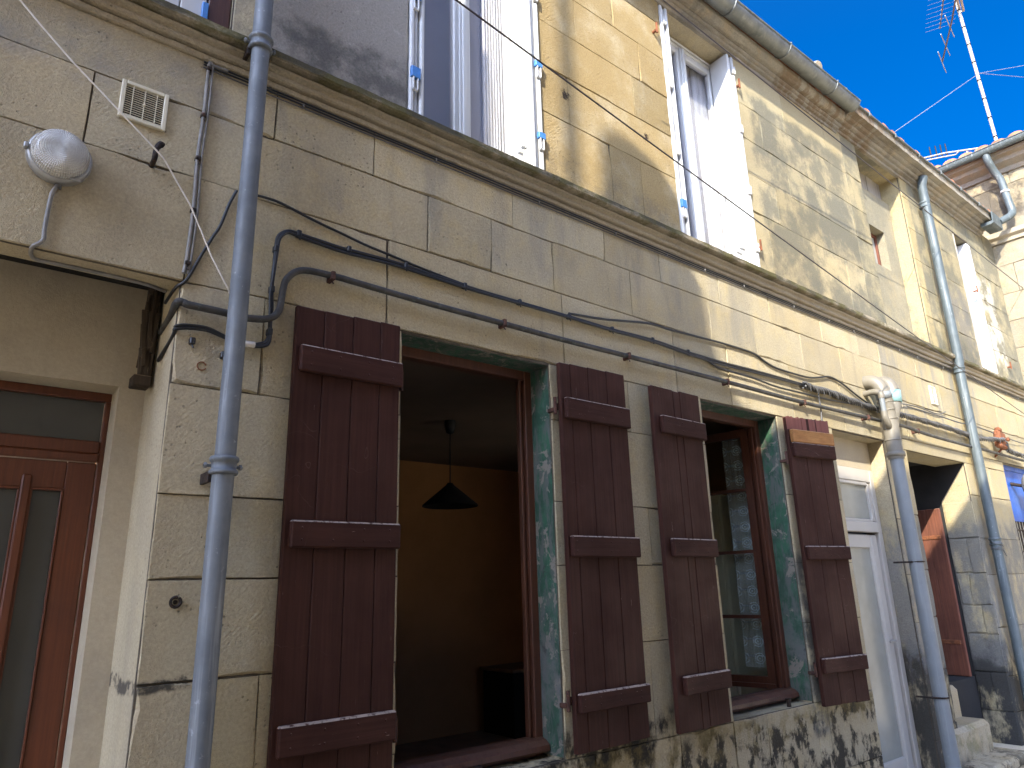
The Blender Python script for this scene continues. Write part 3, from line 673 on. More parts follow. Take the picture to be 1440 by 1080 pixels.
for op in (W1, W2):
    x0, x1, z0, z1 = op; f = MB()
    y0, y1 = .163, .225
    f.box(x0, x0 + .05, y0, y1, z0, z1, .004); f.box(x1 - .05, x1, y0, y1, z0, z1, .004); f.box(x0 + .05, x1 - .05, y0, y1, z1 - .055, z1, .004)
    f.box(x0 + .05, x1 - .05, y0, y1, z0, z0 + .085, .004); f.box(x0 + .058, x0 + .075, y0 + .02, y1 - .01, z0 + .085, z1 - .055, .003); f.box(x1 - .075, x1 - .058, y0 + .02, y1 - .01, z0 + .085, z1 - .055, .003)
    f.prof([(y0 - .001, z0 + .028), (y0 - .052, z0 + .026), (y0 - .062, z0 + .036), (y0 - .058, z0 + .058), (y0 - .030, z0 + .080), (y0 - .001, z0 + .088)], x0 + .012, x1 - .012, 0, 2)
    wn = part(f, 'window', 'brown_frame', houseB, 'brown framed open window without visible sashes' if op is W1 else 'brown framed window with its lace curtained sash swung inward')
    part(surround(op), 'painted_reveal', 'green', wn)
    if op is W2:
        # sash hinged on the right jamb, swung into the room
        hx, hy = 4.800, .225; u = Vector((-.16, .987, 0)).normalized(); n = Vector((u.y, -u.x, 0))
        def bar(mb, a, b, za, zb, t=.036, o_=0.0):
            p = [Vector((hx, hy, 0)) + u * a + n * (o_ - t / 2), Vector((hx, hy, 0)) + u * b + n * (o_ - t / 2), Vector((hx, hy, 0)) + u * b + n * (o_ + t / 2), Vector((hx, hy, 0)) + u * a + n * (o_ + t / 2)]
            vs = [(q.x, q.y, za) for q in p] + [(q.x, q.y, zb) for q in p]
            mb.add(vs, [(3, 2, 1, 0), (4, 5, 6, 7), (0, 1, 5, 4), (1, 2, 6, 5), (2, 3, 7, 6), (3, 0, 4, 7)])
        s_ = MB(); L = .43
        bar(s_, 0, .055, .872, 2.735); bar(s_, L - .055, L, .872, 2.735); bar(s_, .055, L - .055, .872, .945); bar(s_, .055, L - .055, 2.675, 2.735)
        for zc in (2.27, 1.812, 1.350): bar(s_, .055, L - .055, zc - .012, zc + .012)
        bar(s_, .0, L, .868, .90, .02, -.026)
        sa = part(s_, 'sash', 'brown_frame', wn)
        p_ = MB()
        for za, zb in ((.945, 1.338), (1.362, 1.80), (1.824, 2.258), (2.282, 2.675)): bar(p_, .056, L - .056, za, zb, .003)
        part(p_, 'pane', 'glass', sa)
        cu = MB(); vs = []; nn = 40
        for i in range(nn + 1):
            a = .05 + (L - .24) * i / nn; q = Vector((hx, hy, 0)) + u * a + n * (.04 + .007 * math.sin(i * 1.15) + .003 * math.sin(i * 2.9))
            vs += [(q.x, q.y, 1.0), (q.x, q.y, 2.70)]
        cu.add(vs, [(2 * i, 2 * i + 2, 2 * i + 3, 2 * i + 1) for i in range(nn)], 0, True)
        lc = cu.build('lace_curtain', 'lace', None, (hx - .05, .45, 1.0)); tag(lc, 'white lace curtain hung on the inward open sash of the smaller shuttered window', 'curtain')
        cp = thing('cupboard', 'tall cream cupboard standing in the room behind the lace curtain', 'cupboard', (5.25, 1.2, .22))
        cq = MB(); cq.box(5.04, 5.44, .70, 1.9, .22, 2.30, .01); part(cq, 'body', 'cream_paint', cp)
        for ya in (.72, 1.31):
            cq = MB(); cq.box(5.018, 5.04, ya, ya + .575, .30, 2.25, .006); part(cq, 'door', 'cream_paint', cp)

def shutter(xs, z0, z1, bz, label, hinge_left, y=-.06, ang=0.0, tops=None, mats=('maroon', 'maroon_h'), lean=0.0, binset=(.016, .0), extra=None):
    t = .030; x0, x1 = xs[0], xs[-1]
    piv = Vector((x0 if hinge_left else x1, y + t, 0)); R = Matrix.Rotation(ang, 3, 'Z'); rot = (R, piv) if ang else None
    mb = MB()
    for k, (a, b) in enumerate(zip(xs, xs[1:])):
        dz = tops[k] if tops else random.uniform(-.007, .007)
        mb.box(a + .0012, b - .0012, y + random.uniform(-.0012, .0012), y + t, z0 + random.uniform(-.004, .006), z1 + dz, .0035, 0, rot)
        if b < x1 - .01: mb.box(b - .006, b + .006, y + .010, y + t - .004, z0 + .01, z1 - .03, 0, 0, rot)
    if tops is None:      # ragged, weathered board ends
        for _ in range(10):
            xx = random.uniform(x0 + .01, x1 - .03); mb.box(xx, xx + random.uniform(.008, .03), y + .004, y + t - .003, z1 - .02, z1 + random.uniform(.0, .009), .001, 0, rot)
    s = part(mb, 'shutter', mats[0], houseB, label)
    bi = 0
    for (za, zb) in bz:
        b_ = MB(); ja = random.uniform(-.006, .006)
        b_.box(x0 + binset[0] + ja, x1 - binset[1] + random.uniform(-.004, .006), y - .031, y - .0005, za, zb, .0065, 0, rot)
        for q in range(len(xs) - 1):
            for zc in (za + .03, zb - .03): b_.lathe((R @ (Vector(((xs[q] + xs[q + 1]) / 2, y - .031, zc)) - piv) + piv) if ang else ((xs[q] + xs[q + 1]) / 2, y - .031, zc), (R @ Vector((0, -1, 0))), [(0, .005), (.0012, .004), (.0016, .0)], 8)
        part(b_, 'batten', mats[1], s)
    hx = x0 if hinge_left else x1
    for zc in (z0 + .235, z1 - .26):
        h_ = MB(); sg = -1 if hinge_left else 1
        h_.tube([(hx + sg * .022, -.035, zc - .045), (hx + sg * .022, -.035, zc + .05)], .010, 8); h_.box(hx + sg * .022 - .012, hx + sg * .022 + .012, -.035, .02, zc - .03, zc - .008, .003)
        h_.box(hx + sg * .022 - .004, hx - sg * .05, -.030, -.026, zc - .02, zc + .02, .001)
        part(h_, 'pintle_hinge', 'rust_dark', s)
    return s
BZ = [(2.486, 2.602), (1.752, 1.868), (1.004, 1.112)]
shutter([1.062, 1.19, 1.326, 1.462, 1.566], .82, 2.794, [(2.490, 2.606), (1.772, 1.878), (1.03, 1.138)], 'widest maroon shutter, beside the grey downpipe, with pale scratches', False, tops=[-.008, -.006, .0, .004])
shutter([2.575, 2.655, 2.795, 2.948, 3.106], .82, 2.812, [(2.480, 2.600), (1.744, 1.853), (1.0, 1.09)], 'maroon shutter right of the open dark window', True, tops=[-.008, -.004, .0, .004])
shutter([3.33, 3.545, 3.615, 3.825], .805, 2.792, [(2.487, 2.600), (1.749, 1.855), (.998, 1.098)], 'three board maroon shutter left of the lace curtained window', False, ang=.03, tops=[-.004, -.008, .0], binset=(.05, -.006))
s4 = shutter([4.895, 5.07, 5.235, 5.385], .765, 2.735, [(2.483, 2.592), (1.735, 1.833), (.975, 1.075)], 'bleached topped maroon shutter beside the white door', True, ang=-.16, tops=[.055, .06, .045])
R4 = (Matrix.Rotation(-.16, 3, 'Z'), Vector((4.895, -.03, 0)))
mb = MB(); mb.box(4.913, 5.385, -.093, -.061, 2.594, 2.690, .005, 0, R4)
part(mb, 'batten', 'bare_wood', s4, 'unpainted pine batten, replaced')
mb = MB()
for a, b in ((4.897, 5.068), (5.072, 5.125), (5.150, 5.233), (5.237, 5.383)):
    for q in range(int((b - a) / .012)):
        xa = a + q * .012; mb.box(xa, xa + .0115, -.0625, -.0295, 2.692, 2.79 + random.uniform(-.004, .010), .0008, 0, R4)
part(mb, 'board_top', 'maroon_sun', s4, 'sun bleached flaking board ends')

# ------------------------------------------------------------------ upstairs windows: white frames, folding shutters stacked in the reveals
def upstairs(op, parent, label, tape, narrow=False):
    x0, x1, z0, z1 = op; z1 -= .012; yf = .175
    f = MB()
    f.box(x0, x0 + .055, yf, yf + .06, z0, z1, .006); f.box(x1 - .055, x1, yf, yf + .06, z0, z1, .006); f.box(x0 + .055, x1 - .055, yf, yf + .06, z1 - .055, z1, .006); f.box(x0 + .055, x1 - .055, yf, yf + .06, z0, z0 + .05, .006)
    f.tube([(x0 + .06, yf - .012, z1 - .025), (x1 - .06, yf - .012, z1 - .025)], .007, 8)
    wn = part(f, 'window', 'pvc', parent, label)
    xm = (x0 + x1) / 2; xa, xb = x0 + .055, x1 - .055; zs, zt = z0 + .05, z1 - .055
    for k, (a, b) in enumerate(((xa, xm - .002), (xm + .002, xb))):
        s = MB(); y0, y1 = yf + .004, yf + .054
        s.box(a, a + .062, y0, y1, zs, zt, .008); s.box(b - .062, b, y0, y1, zs, zt, .008); s.box(a + .062, b - .062, y0, y1, zt - .06, zt, .008); s.box(a + .062, b - .062, y0, y1, zs, zs + .07, .008)
        if k == 0: s.box(b - .03, b + .035, y0 - .016, y0, zs, zt, .007); s.box(b - .012, b + .016, y0 - .028, y0 - .012, zs, zt, .006)
        sa = part(s, 'sash', 'pvc', wn)
        p_ = MB(); p_.box(a + .061, b - .061, yf + .03, yf + .034, zs + .069, zt - .059); part(p_, 'pane', 'glass_strong', wn)
        n_ = MB(); n_.box(a + .02, b - .02, yf + .098, yf + .101, zs, zt); part(n_, 'net_curtain', 'net', wn)
        c_ = MB(); vs = []; nn = 60; ca, cb = (a + .01, b - .02)
        if k == 0: cb = a + .10
        else: ca = b - .215
        for i in range(nn + 1):
            x = ca + (cb - ca) * i / nn; vs += [(x, yf + .085 + .012 * math.sin(i * .9), zs), (x, yf + .085 + .012 * math.sin(i * .9), zt)]
        c_.add(vs, [(2 * i, 2 * i + 2, 2 * i + 3, 2 * i + 1) for i in range(nn)], 0, True)
        part(c_, 'drape', 'curtain', wn)
    r_ = MB(); r_.box(x0 - .3, x1 + .3, .95, 1.0, z0 - .1, z1 + .1); r_.box(x0 - .35, x0 - .3, .302, 1.0, z0 - .1, z1 + .1); r_.box(x1 + .3, x1 + .35, .302, 1.0, z0 - .1, z1 + .1); r_.box(x0 - .35, x1 + .35, .302, 1.0, z1 + .1, z1 + .15); r_.box(x0 - .35, x1 + .35, .302, 1.0, z0 - .15, z0 - .1)
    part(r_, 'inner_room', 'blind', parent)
    # folded leaves
    for side in (0, 1):
        l = MB(); d = .172
        for q in range(3):
            xa_ = (x0 + .004 + q * .032) if side == 0 else (x1 - .004 - (q + 1) * .032)
            yo = -.012 if q != 1 else .004
            l.box(xa_, xa_ + .027, yo, yf - .006, z0 + .018, z1 - .01, .004)
            l.box(xa_ + .006, xa_ + .021, yo - .004, yo + .01, z0 + .03, z1 - .03, .002)
        xf = x0 + .100 if side == 0 else x1 - .100
        l.box(xf - .001, xf + .001, .05, .054, z0 + .03, z1 - .03)
        lf_ = part(l, 'folding_shutter', 'pvc_grey', wn)
        for k_, zc in enumerate((z0 + .22, z0 + .75, z0 + 1.35, z0 + 1.95)):
            if zc > z1 - .05: continue
            h_ = MB(); xc = (x0 + .033) if side == 0 else (x1 - .033)
            h_.box(xc - .016, xc - .008, -.030, -.008, zc - .04, zc + .04, .002); h_.box(xc + .010, xc + .018, -.030, -.008, zc - .04, zc + .035, .002); h_.box(xc - .016, xc + .018, -.026, -.010, zc - .045, zc - .030, .002)
            part(h_, 'hinge', 'pvc_grey', wn)
            if (k_ in tape[side]):
                tp = MB(); tp.box(xc - .026, xc + .030, -.031, -.0055, zc + .035, zc + (.105 if side == 0 else .08), .003); part(tp, 'tape_strip', 'tape', wn)
    ct = MB(); xc = x1 - .101
    ct.box(xc - .010, xc, .04, .055, z0 + .20, z0 + .225, .003); ct.tube([(xc - .012, .045, z0 + .21), (xc - .014, .09, z0 + .245)], .006, 6); ct.tube([(xc - .012, .075, z0 + .18), (xc - .014, .12, z0 + .225)], .006, 6)
    part(ct, 'catch', 'pvc', wn)
    return wn
upstairs(U1, houseB, 'white upstairs window with blue taped folding shutters, nearest the left', ((0, 1, 2, 3), (0, 1)))
upstairs(U2, houseB, 'white upstairs window under the gutter, narrower in view', ((0,), ()))
f = MB(); x0, x1, z0, z1 = W3
f.box(x0, x0 + .05, .15, .20, z0, z1 - .01, .005); f.box(x1 - .05, x1, .15, .20, z0, z1 - .01, .005); f.box(x0 + .05, x1 - .05, .15, .20, z1 - .09, z1 - .01, .005); f.box(x0 + .05, x1 - .05, .15, .20, z0, z0 + .06, .005); f.box(x0 + .24, x0 + .29, .152, .20, z0 + .06, z1 - .09, .005)
w3 = part(f, 'window', 'pvc', houseC, 'tall narrow white window beyond the far downpipe')
p_ = MB(); p_.box(x0 + .049, x1 - .049, .172, .176, z0 + .059, z1 - .089); part(p_, 'pane', 'frost_lit', w3)
l = MB()
for q in range(2): l.box(x1 - .03 - q * .032, x1 - .004 - q * .032, -.01, .145, z0 + .02, z1 - .02, .004)
part(l, 'folding_shutter', 'pvc_grey', w3)
l = MB(); l.box(x0 + .004, x0 + .03, -.004, .145, z0 + .02, z1 - .02, .004); part(l, 'folding_shutter', 'plank_grey', w3)
mb = MB(); mb.box(x0 - .1, x1 + .1, .302, .32, z0 - .1, z1 + .1); part(mb, 'inner_room', 'dark', houseC)

# ------------------------------------------------------------------ white door of the middle house
x0, x1, z0, z1 = DB; f = MB(); yf = .15
f.box(x1 - .075, x1 - .002, yf, yf + .06, 0, 2.545, .006); f.box(x0 + .002, x0 + .075, yf, yf + .06, 0, 2.545, .006); f.box(x0 + .075, x1 - .075, yf, yf + .06, 2.43, 2.545, .006); f.box(x0 + .075, x1 - .075, yf - .004, yf + .056, 1.985, 2.075, .006)
f.box(x1 - .135, x1 - .085, yf + .006, yf + .06, 2.085, 2.42, .005); f.box(x0 + .075, x1 - .135, yf + .006, yf + .06, 2.40, 2.43, .005); f.box(x0 + .075, x1 - .135, yf + .006, yf + .06, 2.075, 2.10, .005)
dd = part(f, 'door', 'pvc_door', houseB, 'white part glazed door with a transom light')
p_ = MB(); p_.box(x0 + .076, x1 - .13, yf + .03, yf + .034, 2.09, 2.41); part(p_, 'transom_pane', 'frost_lit', dd)
lf = MB(); yl = yf + .03
lf.box(x1 - .20, x1 - .098, yl - .012, yl + .035, .02, 1.965, .008); lf.box(x1 - .225, x1 - .195, yl - .004, yl + .03, .02, 1.965, .006); lf.box(x0 + .08, x0 + .20, yl - .012, yl + .035, .02, 1.965, .008)
lf.box(x0 + .2, x1 - .225, yl - .01, yl + .035, 1.85, 1.965, .008); lf.box(x0 + .2, x1 - .225, yl - .01, yl + .035, .02, .20, .008)
part(lf, 'leaf', 'pvc_door', dd)
p_ = MB(); p_.box(x0 + .19, x1 - .21, yl + .01, yl + .014, .19, 1.86); part(p_, 'pane', 'frost_lit', dd)
sl_ = MB(); sl_.box(x1 - .096, x1 - .078, yl + .004, yl + .04, .0, 1.975, .002); part(sl_, 'weather_seal', 'brown_frame', dd)
hn = MB(); hn.tube([(x1 - .15, yl - .06, 1.08), (x1 - .15, yl - .012, 1.08)], .010, 8); hn.tube([(x1 - .15, yl - .055, 1.08), (x1 - .27, yl - .06, 1.08)], .009, 8); part(hn, 'handle', 'alu', dd)
mb = MB(); mb.box(x0, x1, yf + .004, yf + .10, 2.546, 2.80); part(mb, 'door_head_panel', 'plaster', houseB)
mb = MB(); mb.box(x0 - .2, x1 + .2, .302, .33, 0, 2.85); part(mb, 'inner_wall', 'blind', houseB)

# ------------------------------------------------------------------ right house: dark doorway, red door, steps, blue door
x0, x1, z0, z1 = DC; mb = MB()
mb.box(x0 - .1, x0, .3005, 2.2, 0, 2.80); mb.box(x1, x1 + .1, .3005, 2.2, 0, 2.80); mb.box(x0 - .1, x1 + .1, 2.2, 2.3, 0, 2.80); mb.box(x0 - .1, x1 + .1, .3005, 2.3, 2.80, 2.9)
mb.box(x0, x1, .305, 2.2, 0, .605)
mb.add([(x1 - .0025, .012, 2.758), (x1 - .0025, .30, 2.758), (x1 - .0025, .30, 2.375), (x1 - .0015, .012, 2.758), (x1 - .0015, .30, 2.758), (x1 - .0015, .30, 2.375)], [(0, 1, 2), (3, 5, 4), (0, 2, 5, 3), (0, 3, 4, 1), (1, 4, 5, 2)])  # black triangular sheet standing in for the shadow of the door head
part(mb, 'passage', 'doorway_black', houseC)
rv = MB(); f3 = lambda x, y, z: (DC[1] - .012 + y, .30 - x, z)
for zt, zb, ks in ((2.36, 1.98, ()), (1.98, 1.62, (.17,)), (1.62, 1.30, (.12,)), (1.30, 1.02, (.19,)), (1.02, .66, ()), (.66, .30, (.15,)), (.30, 0, ())):
    ed = [0.004, *ks, .296]
    for a, b in zip(ed, ed[1:]): block(rv, a, b, zb, zt, 0.0, None, 0, random.choice((.002, .004)))
rv.v = [f3(*p) for p in rv.v]
part(rv, 'door_jamb_stones', 'stone_right', houseC)
rd = MB(); Rr = (Matrix.Rotation(math.radians(-8), 3, 'Z'), Vector((8.44, .30, 0)))
xa = 0
for k in range(5): rd.box(8.405, 8.44, .30 + k * .155, .30 + k * .155 + .152, .612, 2.30, .004, 0, Rr)
rdo = part(rd, 'door', 'red_door', houseC, 'faded red plank door standing open in the dark doorway')
for zc in (1.98, .92):
    hd = MB(); hd.box(8.395, 8.405, .33, .75, zc, zc + .04, .003, 0, Rr); part(hd, 'strap_hinge', 'rust', rdo)
hd = MB(); hd.tube([(8.39, .86, 1.55), (8.365, .86, 1.56), (8.365, .86, 1.70), (8.39, .86, 1.71)], .007, 8); part(hd, 'handle', 'iron', rdo)
for k, (xr, ya, yb, za, zb) in enumerate(((7.72, .175, .62, 0, .612), (7.72, -.04, .60, 0, .345), (7.85, -.27, .58, 0, .095))):
    st = MB(); st.box(6.92, xr, ya, yb, za + .001 * k, zb, .035)
    part(st, 'step', 'step', houseC)
x0, x1, z0, z1 = DL; f = MB()
f.box(x0, x0 + .05, .06, .12, 0, z1, .004); f.box(x0 + .05, x1, .06, .12, z1 - .06, z1, .004)
f.box(x0 + .05, x1, .075, .12, 2.20, z1 - .06, .003); f.box(x0 + .05, x0 + .17, .072, .118, 0, 2.20, .004); f.box(x0 + .17, x1, .075, .12, 0, .9, .004)
bd = part(f, 'door', 'blue_door', houseC, 'bright blue door cut by the right edge')
p_ = MB(); p_.box(x0 + .169, x1, .10, .105, .89, 2.21); part(p_, 'pane', 'frost_lit', bd)
gr = MB()
for k in range(7): gr.tube([(x0 + .19 + k * .10, .085, .9), (x0 + .19 + k * .10, .085, 2.2)], .009, 6)
for k in range(5): gr.tube([(x0 + .17, .08, 1.1 + k * .25), (x1, .08, 1.1 + k * .25)], .008, 6)
part(gr, 'window_bars', 'iron', bd)
mb = MB(); mb.box(x0, x1, .25, .30, 0, z1); part(mb, 'inner_wall', 'dark', houseC)

# ------------------------------------------------------------------ end house, across the lane end
mb = MB(); UX = CD; f2 = lambda x, y, z: (UX + y, -x, z)
DW = (.50, 1.35, 4.2, 5.82)
hol = [DW]
def bD(mb):
    courses(mb, -.3, 4.2, [7.35, 7.0, 6.66, 6.31], [[.4, 1.2, 2.1], [.1, .8, 1.7], [.5, 1.4]])
    courses(mb, -.3, DW[0], [6.15, 5.82, 5.4, 5.0, 4.6, 4.2], [[], [.2], []])
    courses(mb, DW[1], 4.2, [6.15, 5.82, 5.4, 5.0, 4.6, 4.2], [[2.2], [1.9, 3], [2.5]]); block(mb, DW[0], DW[1], 5.82, 6.15)
    courses(mb, -.3, 4.2, [4.2, 3.8, 3.4, 3.0, 2.5, 2, 1.5, 1, .5, 0], [[.5, 1.5, 2.5], [1, 2, 3]])
bD(mb); core(mb, -.3, 4.2, 0, 7.35, hol, .009, .02, 1); core(mb, -.3, 4.2, 0, 7.35, hol, .0203, .3, 0)
mb.v = [f2(*p) for p in mb.v]
part(mb, 'wall', ['stone_end', 'mortar'], houseD)
mb = MB(); mb.prof([(.02, 6.15), (-.03, 6.15), (-.04, 6.20), (-.09, 6.23), (-.10, 6.29), (.02, 6.31)], -.3, 4.2, 0, 50, .003); mb.v = [f2(*p) for p in mb.v]
part(mb, 'string_course', 'moulding', houseD)
mb = MB(); mb.prof([(.02, 7.18), (-.03, 7.18), (-.05, 7.24), (-.16, 7.29), (-.18, 7.34), (-.26, 7.36), (-.27, 7.41), (.02, 7.45)], -.4, 4.2, 0, 50, .004); mb.v = [f2(*p) for p in mb.v]
part(mb, 'cornice', 'cornice', houseD)
tiles('roof', houseD, -.5, 4.2, -.33, 7.47, .32, 4.5, 'terracotta', f2)
mb = MB(); seg = 10; vs = []; fs = []
for u_ in (-.55, 4.2):
    for i in range(seg + 1):
        a = math.pi + math.pi * i / seg; vs.append((u_, -.34 + math.cos(a) * .075, 7.47 + math.sin(a) * .075))
m_ = seg + 1; fs = [(i, i + 1, m_ + i + 1, m_ + i) for i in range(seg)] + [tuple(range(m_))]
mb.add(vs, fs, 0, True); mb.tube([(-.55, -.415, 7.47), (4.2, -.415, 7.47)], .010, 8); mb.v = [f2(*p) for p in mb.v]
part(mb, 'gutter', 'zinc_pale', houseD)
mb = MB(); mb.box(DW[0], DW[1], .12, .18, DW[2], DW[3]); mb.v = [f2(*p) for p in mb.v]; wd = part(mb, 'window', 'pvc_grey', houseD)
mb = MB(); mb.box(DW[0] + .004, DW[0] + .05, -.02, .11, DW[2], DW[3] - .02, .004); mb.v = [f2(*p) for p in mb.v]; part(mb, 'folding_shutter', 'pvc_grey', wd)
mb = MB(); mb.box(UX + .3, UX + 5, -4.2, .3, 0, 7.4); part(mb, 'rear_wall', 'render_far', houseD)

# ------------------------------------------------------------------ houses across the lane (behind the camera): unseen, outlines shaped to shade the lower wall, tone to bounce light
def across(name, label, prof, y0, y1, mat='render_far', holes=()):
    """gable or parapet outline (x,z) extruded as a thin slab"""
    mb = MB(); m = len(prof)
    vs = [(x, y0, z) for x, z in prof] + [(x, y1, z) for x, z in prof]
    fs = [tuple(range(m)), tuple(range(m, 2 * m))[::-1]] + [(i, m + i, m + (i + 1) % m, (i + 1) % m) for i in range(m)]
    mb.add(vs, fs)
    t = thing(name, label, 'house', ((prof[0][0] + prof[1][0]) / 2, y1, 0))
    part(mb, 'wall', mat, t)
    for hx, hz in holes:
        f = MB(); f.box(hx - .5, hx + .5, y0 + .0, y0 + .03, hz - .8, hz + .8, .01); wn = part(f, 'window', 'pvc_grey', t)
        p_ = MB(); p_.box(hx - .42, hx + .42, y0 + .03, y0 + .034, hz - .72, hz + .72); part(p_, 'pane', 'frost', wn)
    return t
DX, DZ, YO = -1.9 * 3.4, 1.35 * 3.4, -3.4
T = lambda x, z: (x + DX, z + DZ)
tall = [T(x, z) for x, z in ((-1.5, -4.59), (1.66, -4.59), (1.66, 4.78), (1.675, 5.45), (-1.5, 5.45))]
across('stone_house', 'unseen tall plain shade slab across the lane, behind the viewer on the left', tall, YO - .12, YO, holes=[(-6.3, 3.6), (-6.3, 6.6)])
low = [T(x, z) for x, z in ((1.665, -4.59), (10.7, -4.59), (10.7, 2.36), (8.5, 2.42), (4.84, 2.74), (4.50, 2.80), (4.22, 2.92), (4.05, 3.12), (3.94, 3.42), (3.90, 3.80), (3.06, 3.84), (2.9, 3.82), (2.2, 4.06), (1.9, 4.38), (1.72, 4.66), (1.665, 4.74))]
across('stone_house', 'unseen lower shade slab across the lane with a sweeping parapet outline, behind the viewer', low, YO - .10, YO, holes=[(-1.2, 3.4), (1.2, 3.4), (-3.4, 4.9)])
chim = [T(x, z) for x, z in ((3.08, 3.6), (3.84, 3.6), (3.84, 4.25), (3.78, 4.42), (3.68, 4.54), (3.40, 4.63), (3.20, 4.63), (3.10, 4.52))]
mb = MB(); m_ = len(chim); mb.add([(x, YO - .08, z) for x, z in chim] + [(x, YO + .0, z) for x, z in chim], [tuple(range(m_)), tuple(range(m_, 2 * m_))[::-1]] + [(i, m_ + i, m_ + (i + 1) % m_, (i + 1) % m_) for i in range(m_)])
o = mb.build('unseen_shade_stack', 'render_far', None, (chim[0][0], YO, chim[0][1])); tag(o, 'unseen round shouldered chimney shape for shade, on the slab across the lane', 'chimney')
mb = MB(); xq, zq = T(2.74, 3.84); mb.tube([(xq, YO - .05, zq - .1), (xq, YO - .05, zq + 4.0)], .035, 8)
o = mb.build('unseen_shade_pole', 'alu', None, (xq, YO - .05, zq)); tag(o, 'unseen slender pole for shade, rising from the slab across the lane', 'pole')

# ------------------------------------------------------------------ downpipes
def collar(mb, c, r, z, lugs=True, k=1.0):
    mb.lathe((c[0], c[1], z), (0, 0, 1), [(-.026 * k, r), (-.026 * k, r + .010), (-.020 * k, r + .013), (-.013 * k, r + .010), (-.012 * k, r + .005), (.010 * k, r + .005), (.012 * k, r + .010), (.019 * k, r + .014), (.027 * k, r + .010), (.028 * k, r)], 28)
    if lugs:
        for sx in (-1, 1):
            mb.tube([(c[0] + sx * (r + .004), c[1] + .01, z), (c[0] + sx * (r + .022), c[1] + .01, z)], .006, 8); mb.lathe((c[0] + sx * (r + .020), c[1] + .01, z), (sx, 0, 0), [(0, .011), (.008, .011), (.009, .004), (.012, .004)], 10)
def clampback(mb, c, r, z):
    mb.box(c[0] - r - .012, c[0] - r + .004, c[1] + .01, .01, z - .06, z - .02, .002); mb.box(c[0] + r - .004, c[0] + r + .012, c[1] + .01, .01, z - .06, z - .02, .002)
PX, PY, PR = .802, -.108, .0395
dp = thing('downpipe', 'blue grey zinc downpipe in front, left of the maroon shutters, full height of the photo', 'drainpipe', (PX, PY, 0))
mb = MB(); mb.tube([(PX, PY, 0.02), (PX, PY, 2.05)], PR, 32); part(mb, 'pipe', 'zinc', dp)
mb = MB(); mb.tube([(PX + .002, PY, 2.03), (PX + .002, PY, 3.945)], PR - .0015, 32); part(mb, 'pipe', 'zinc', dp)
mb = MB(); mb.tube([(PX, PY, 3.93), (PX, PY, 6.05)], PR, 32); mb.tube(smooth_path([(PX, PY, 6.04), (PX, PY - .03, 6.12), (PX, -.20, 6.22)]), PR, 24); part(mb, 'pipe', 'zinc', dp)
for z in (2.062, 3.952):
    mb = MB(); collar(mb, (PX, PY), PR, z, True, 1.25); part(mb, 'collar', 'zinc', dp)
    mb = MB(); mb.box(PX - PR - .012, PX - PR + .004, PY + .01, .01, z - .06, z - .02, .002); part(mb, 'wall_bracket', 'iron', dp)
QX, QY, QR = 8.66, -.088, .049
dp = thing('downpipe', 'pale zinc downpipe rising to the far cornice, beside the rusty bracket', 'drainpipe', (QX, QY, 0))
mb = MB(); mb.tube([(QX, QY, .3), (QX, QY, 3.80)], QR, 24); part(mb, 'pipe', 'zinc_pale', dp)
mb = MB(); mb.tube([(QX, QY, 3.79), (QX, QY - .015, 3.9), (QX, QY - .015, 5.9)] , QR, 24); part(mb, 'pipe', 'zinc_pale', dp)
mb = MB(); mb.tube([(QX, QY - .015, 5.88), (QX, QY - .015, 6.12), (QX, QY - .05, 6.24)], QR + .002, 24); part(mb, 'pipe', 'zinc_pale', dp)
for z in (1.93, 3.80, 5.87):
    mb = MB(); collar(mb, (QX, QY), QR, z, z < 2, 1.3); part(mb, 'collar', 'zinc_pale', dp)
mb = MB(); pts = []
for k in range(50):
    a = k * .5; pts.append((QX + math.cos(a) * (QR + .010), QY + math.sin(a) * (QR + .010), 1.90 + .03 * math.sin(k * .37) - .0006 * k))
mb.tube(pts, .004, 5); mb.tube(smooth_path([pts[-1], (QX - .02, QY - .06, 1.84), (QX + .01, QY - .07, 1.78)]), .004, 5); part(mb, 'tie_wire', 'cable_grey', dp)
# grey plastic soil stack with its three branches
VX, VY = 6.515, -.135
vs_ = thing('soil_stack', 'grey plastic waste stack with three bent branches, between white door and dark doorway', 'drainpipe', (VX, VY, 0))
mb = MB(); mb.tube([(VX + .03, VY, 0), (VX + .02, VY, 1.4), (VX, VY, 2.62)], .055, 24); part(mb, 'pipe', 'pvc_pipe', vs_)
mb = MB(); mb.tube([(VX, VY, 2.60), (VX, VY, 2.90)], .066, 24); mb.lathe((VX, VY, 2.62), (0, 0, 1), [(0, .066), (.0, .076), (.02, .079), (.04, .076), (.04, .066)], 24); mb.lathe((VX, VY, 2.76), (0, 0, 1), [(0, .066), (.0, .070), (.012, .070), (.012, .066)], 24); part(mb, 'socket', 'pvc_beige', vs_)
mb = MB(); mb.tube(smooth_path([(VX, VY, 2.88), (VX - .005, VY, 3.0), (VX - .02, VY - .005, 3.09)]), .064, 24)
mb.tube(smooth_path([(VX - .02, VY - .005, 3.09), (VX - .045, VY - .005, 3.19), (VX - .05, VY + .02, 3.27), (VX - .05, VY + .075, 3.315), (VX - .045, 0.01, 3.325)], 7), .062, 24)
for q, zz in ((.0, 2.96), (.01, 3.04), (.022, 3.11)): mb.lathe((VX - q, VY - .003, zz), (-.2, 0, 1), [(0, .062), (0, .0675), (.012, .0675), (.012, .062)], 24)
part(mb, 'branch', 'pvc_beige', vs_)
mb = MB(); mb.lathe((VX - .036, VY - .005, 3.145), (-.25, .02, 1), [(0, .063), (0, .068), (.06, .068), (.06, .063)], 24); part(mb, 'sleeve', 'pvc_pipe', vs_)
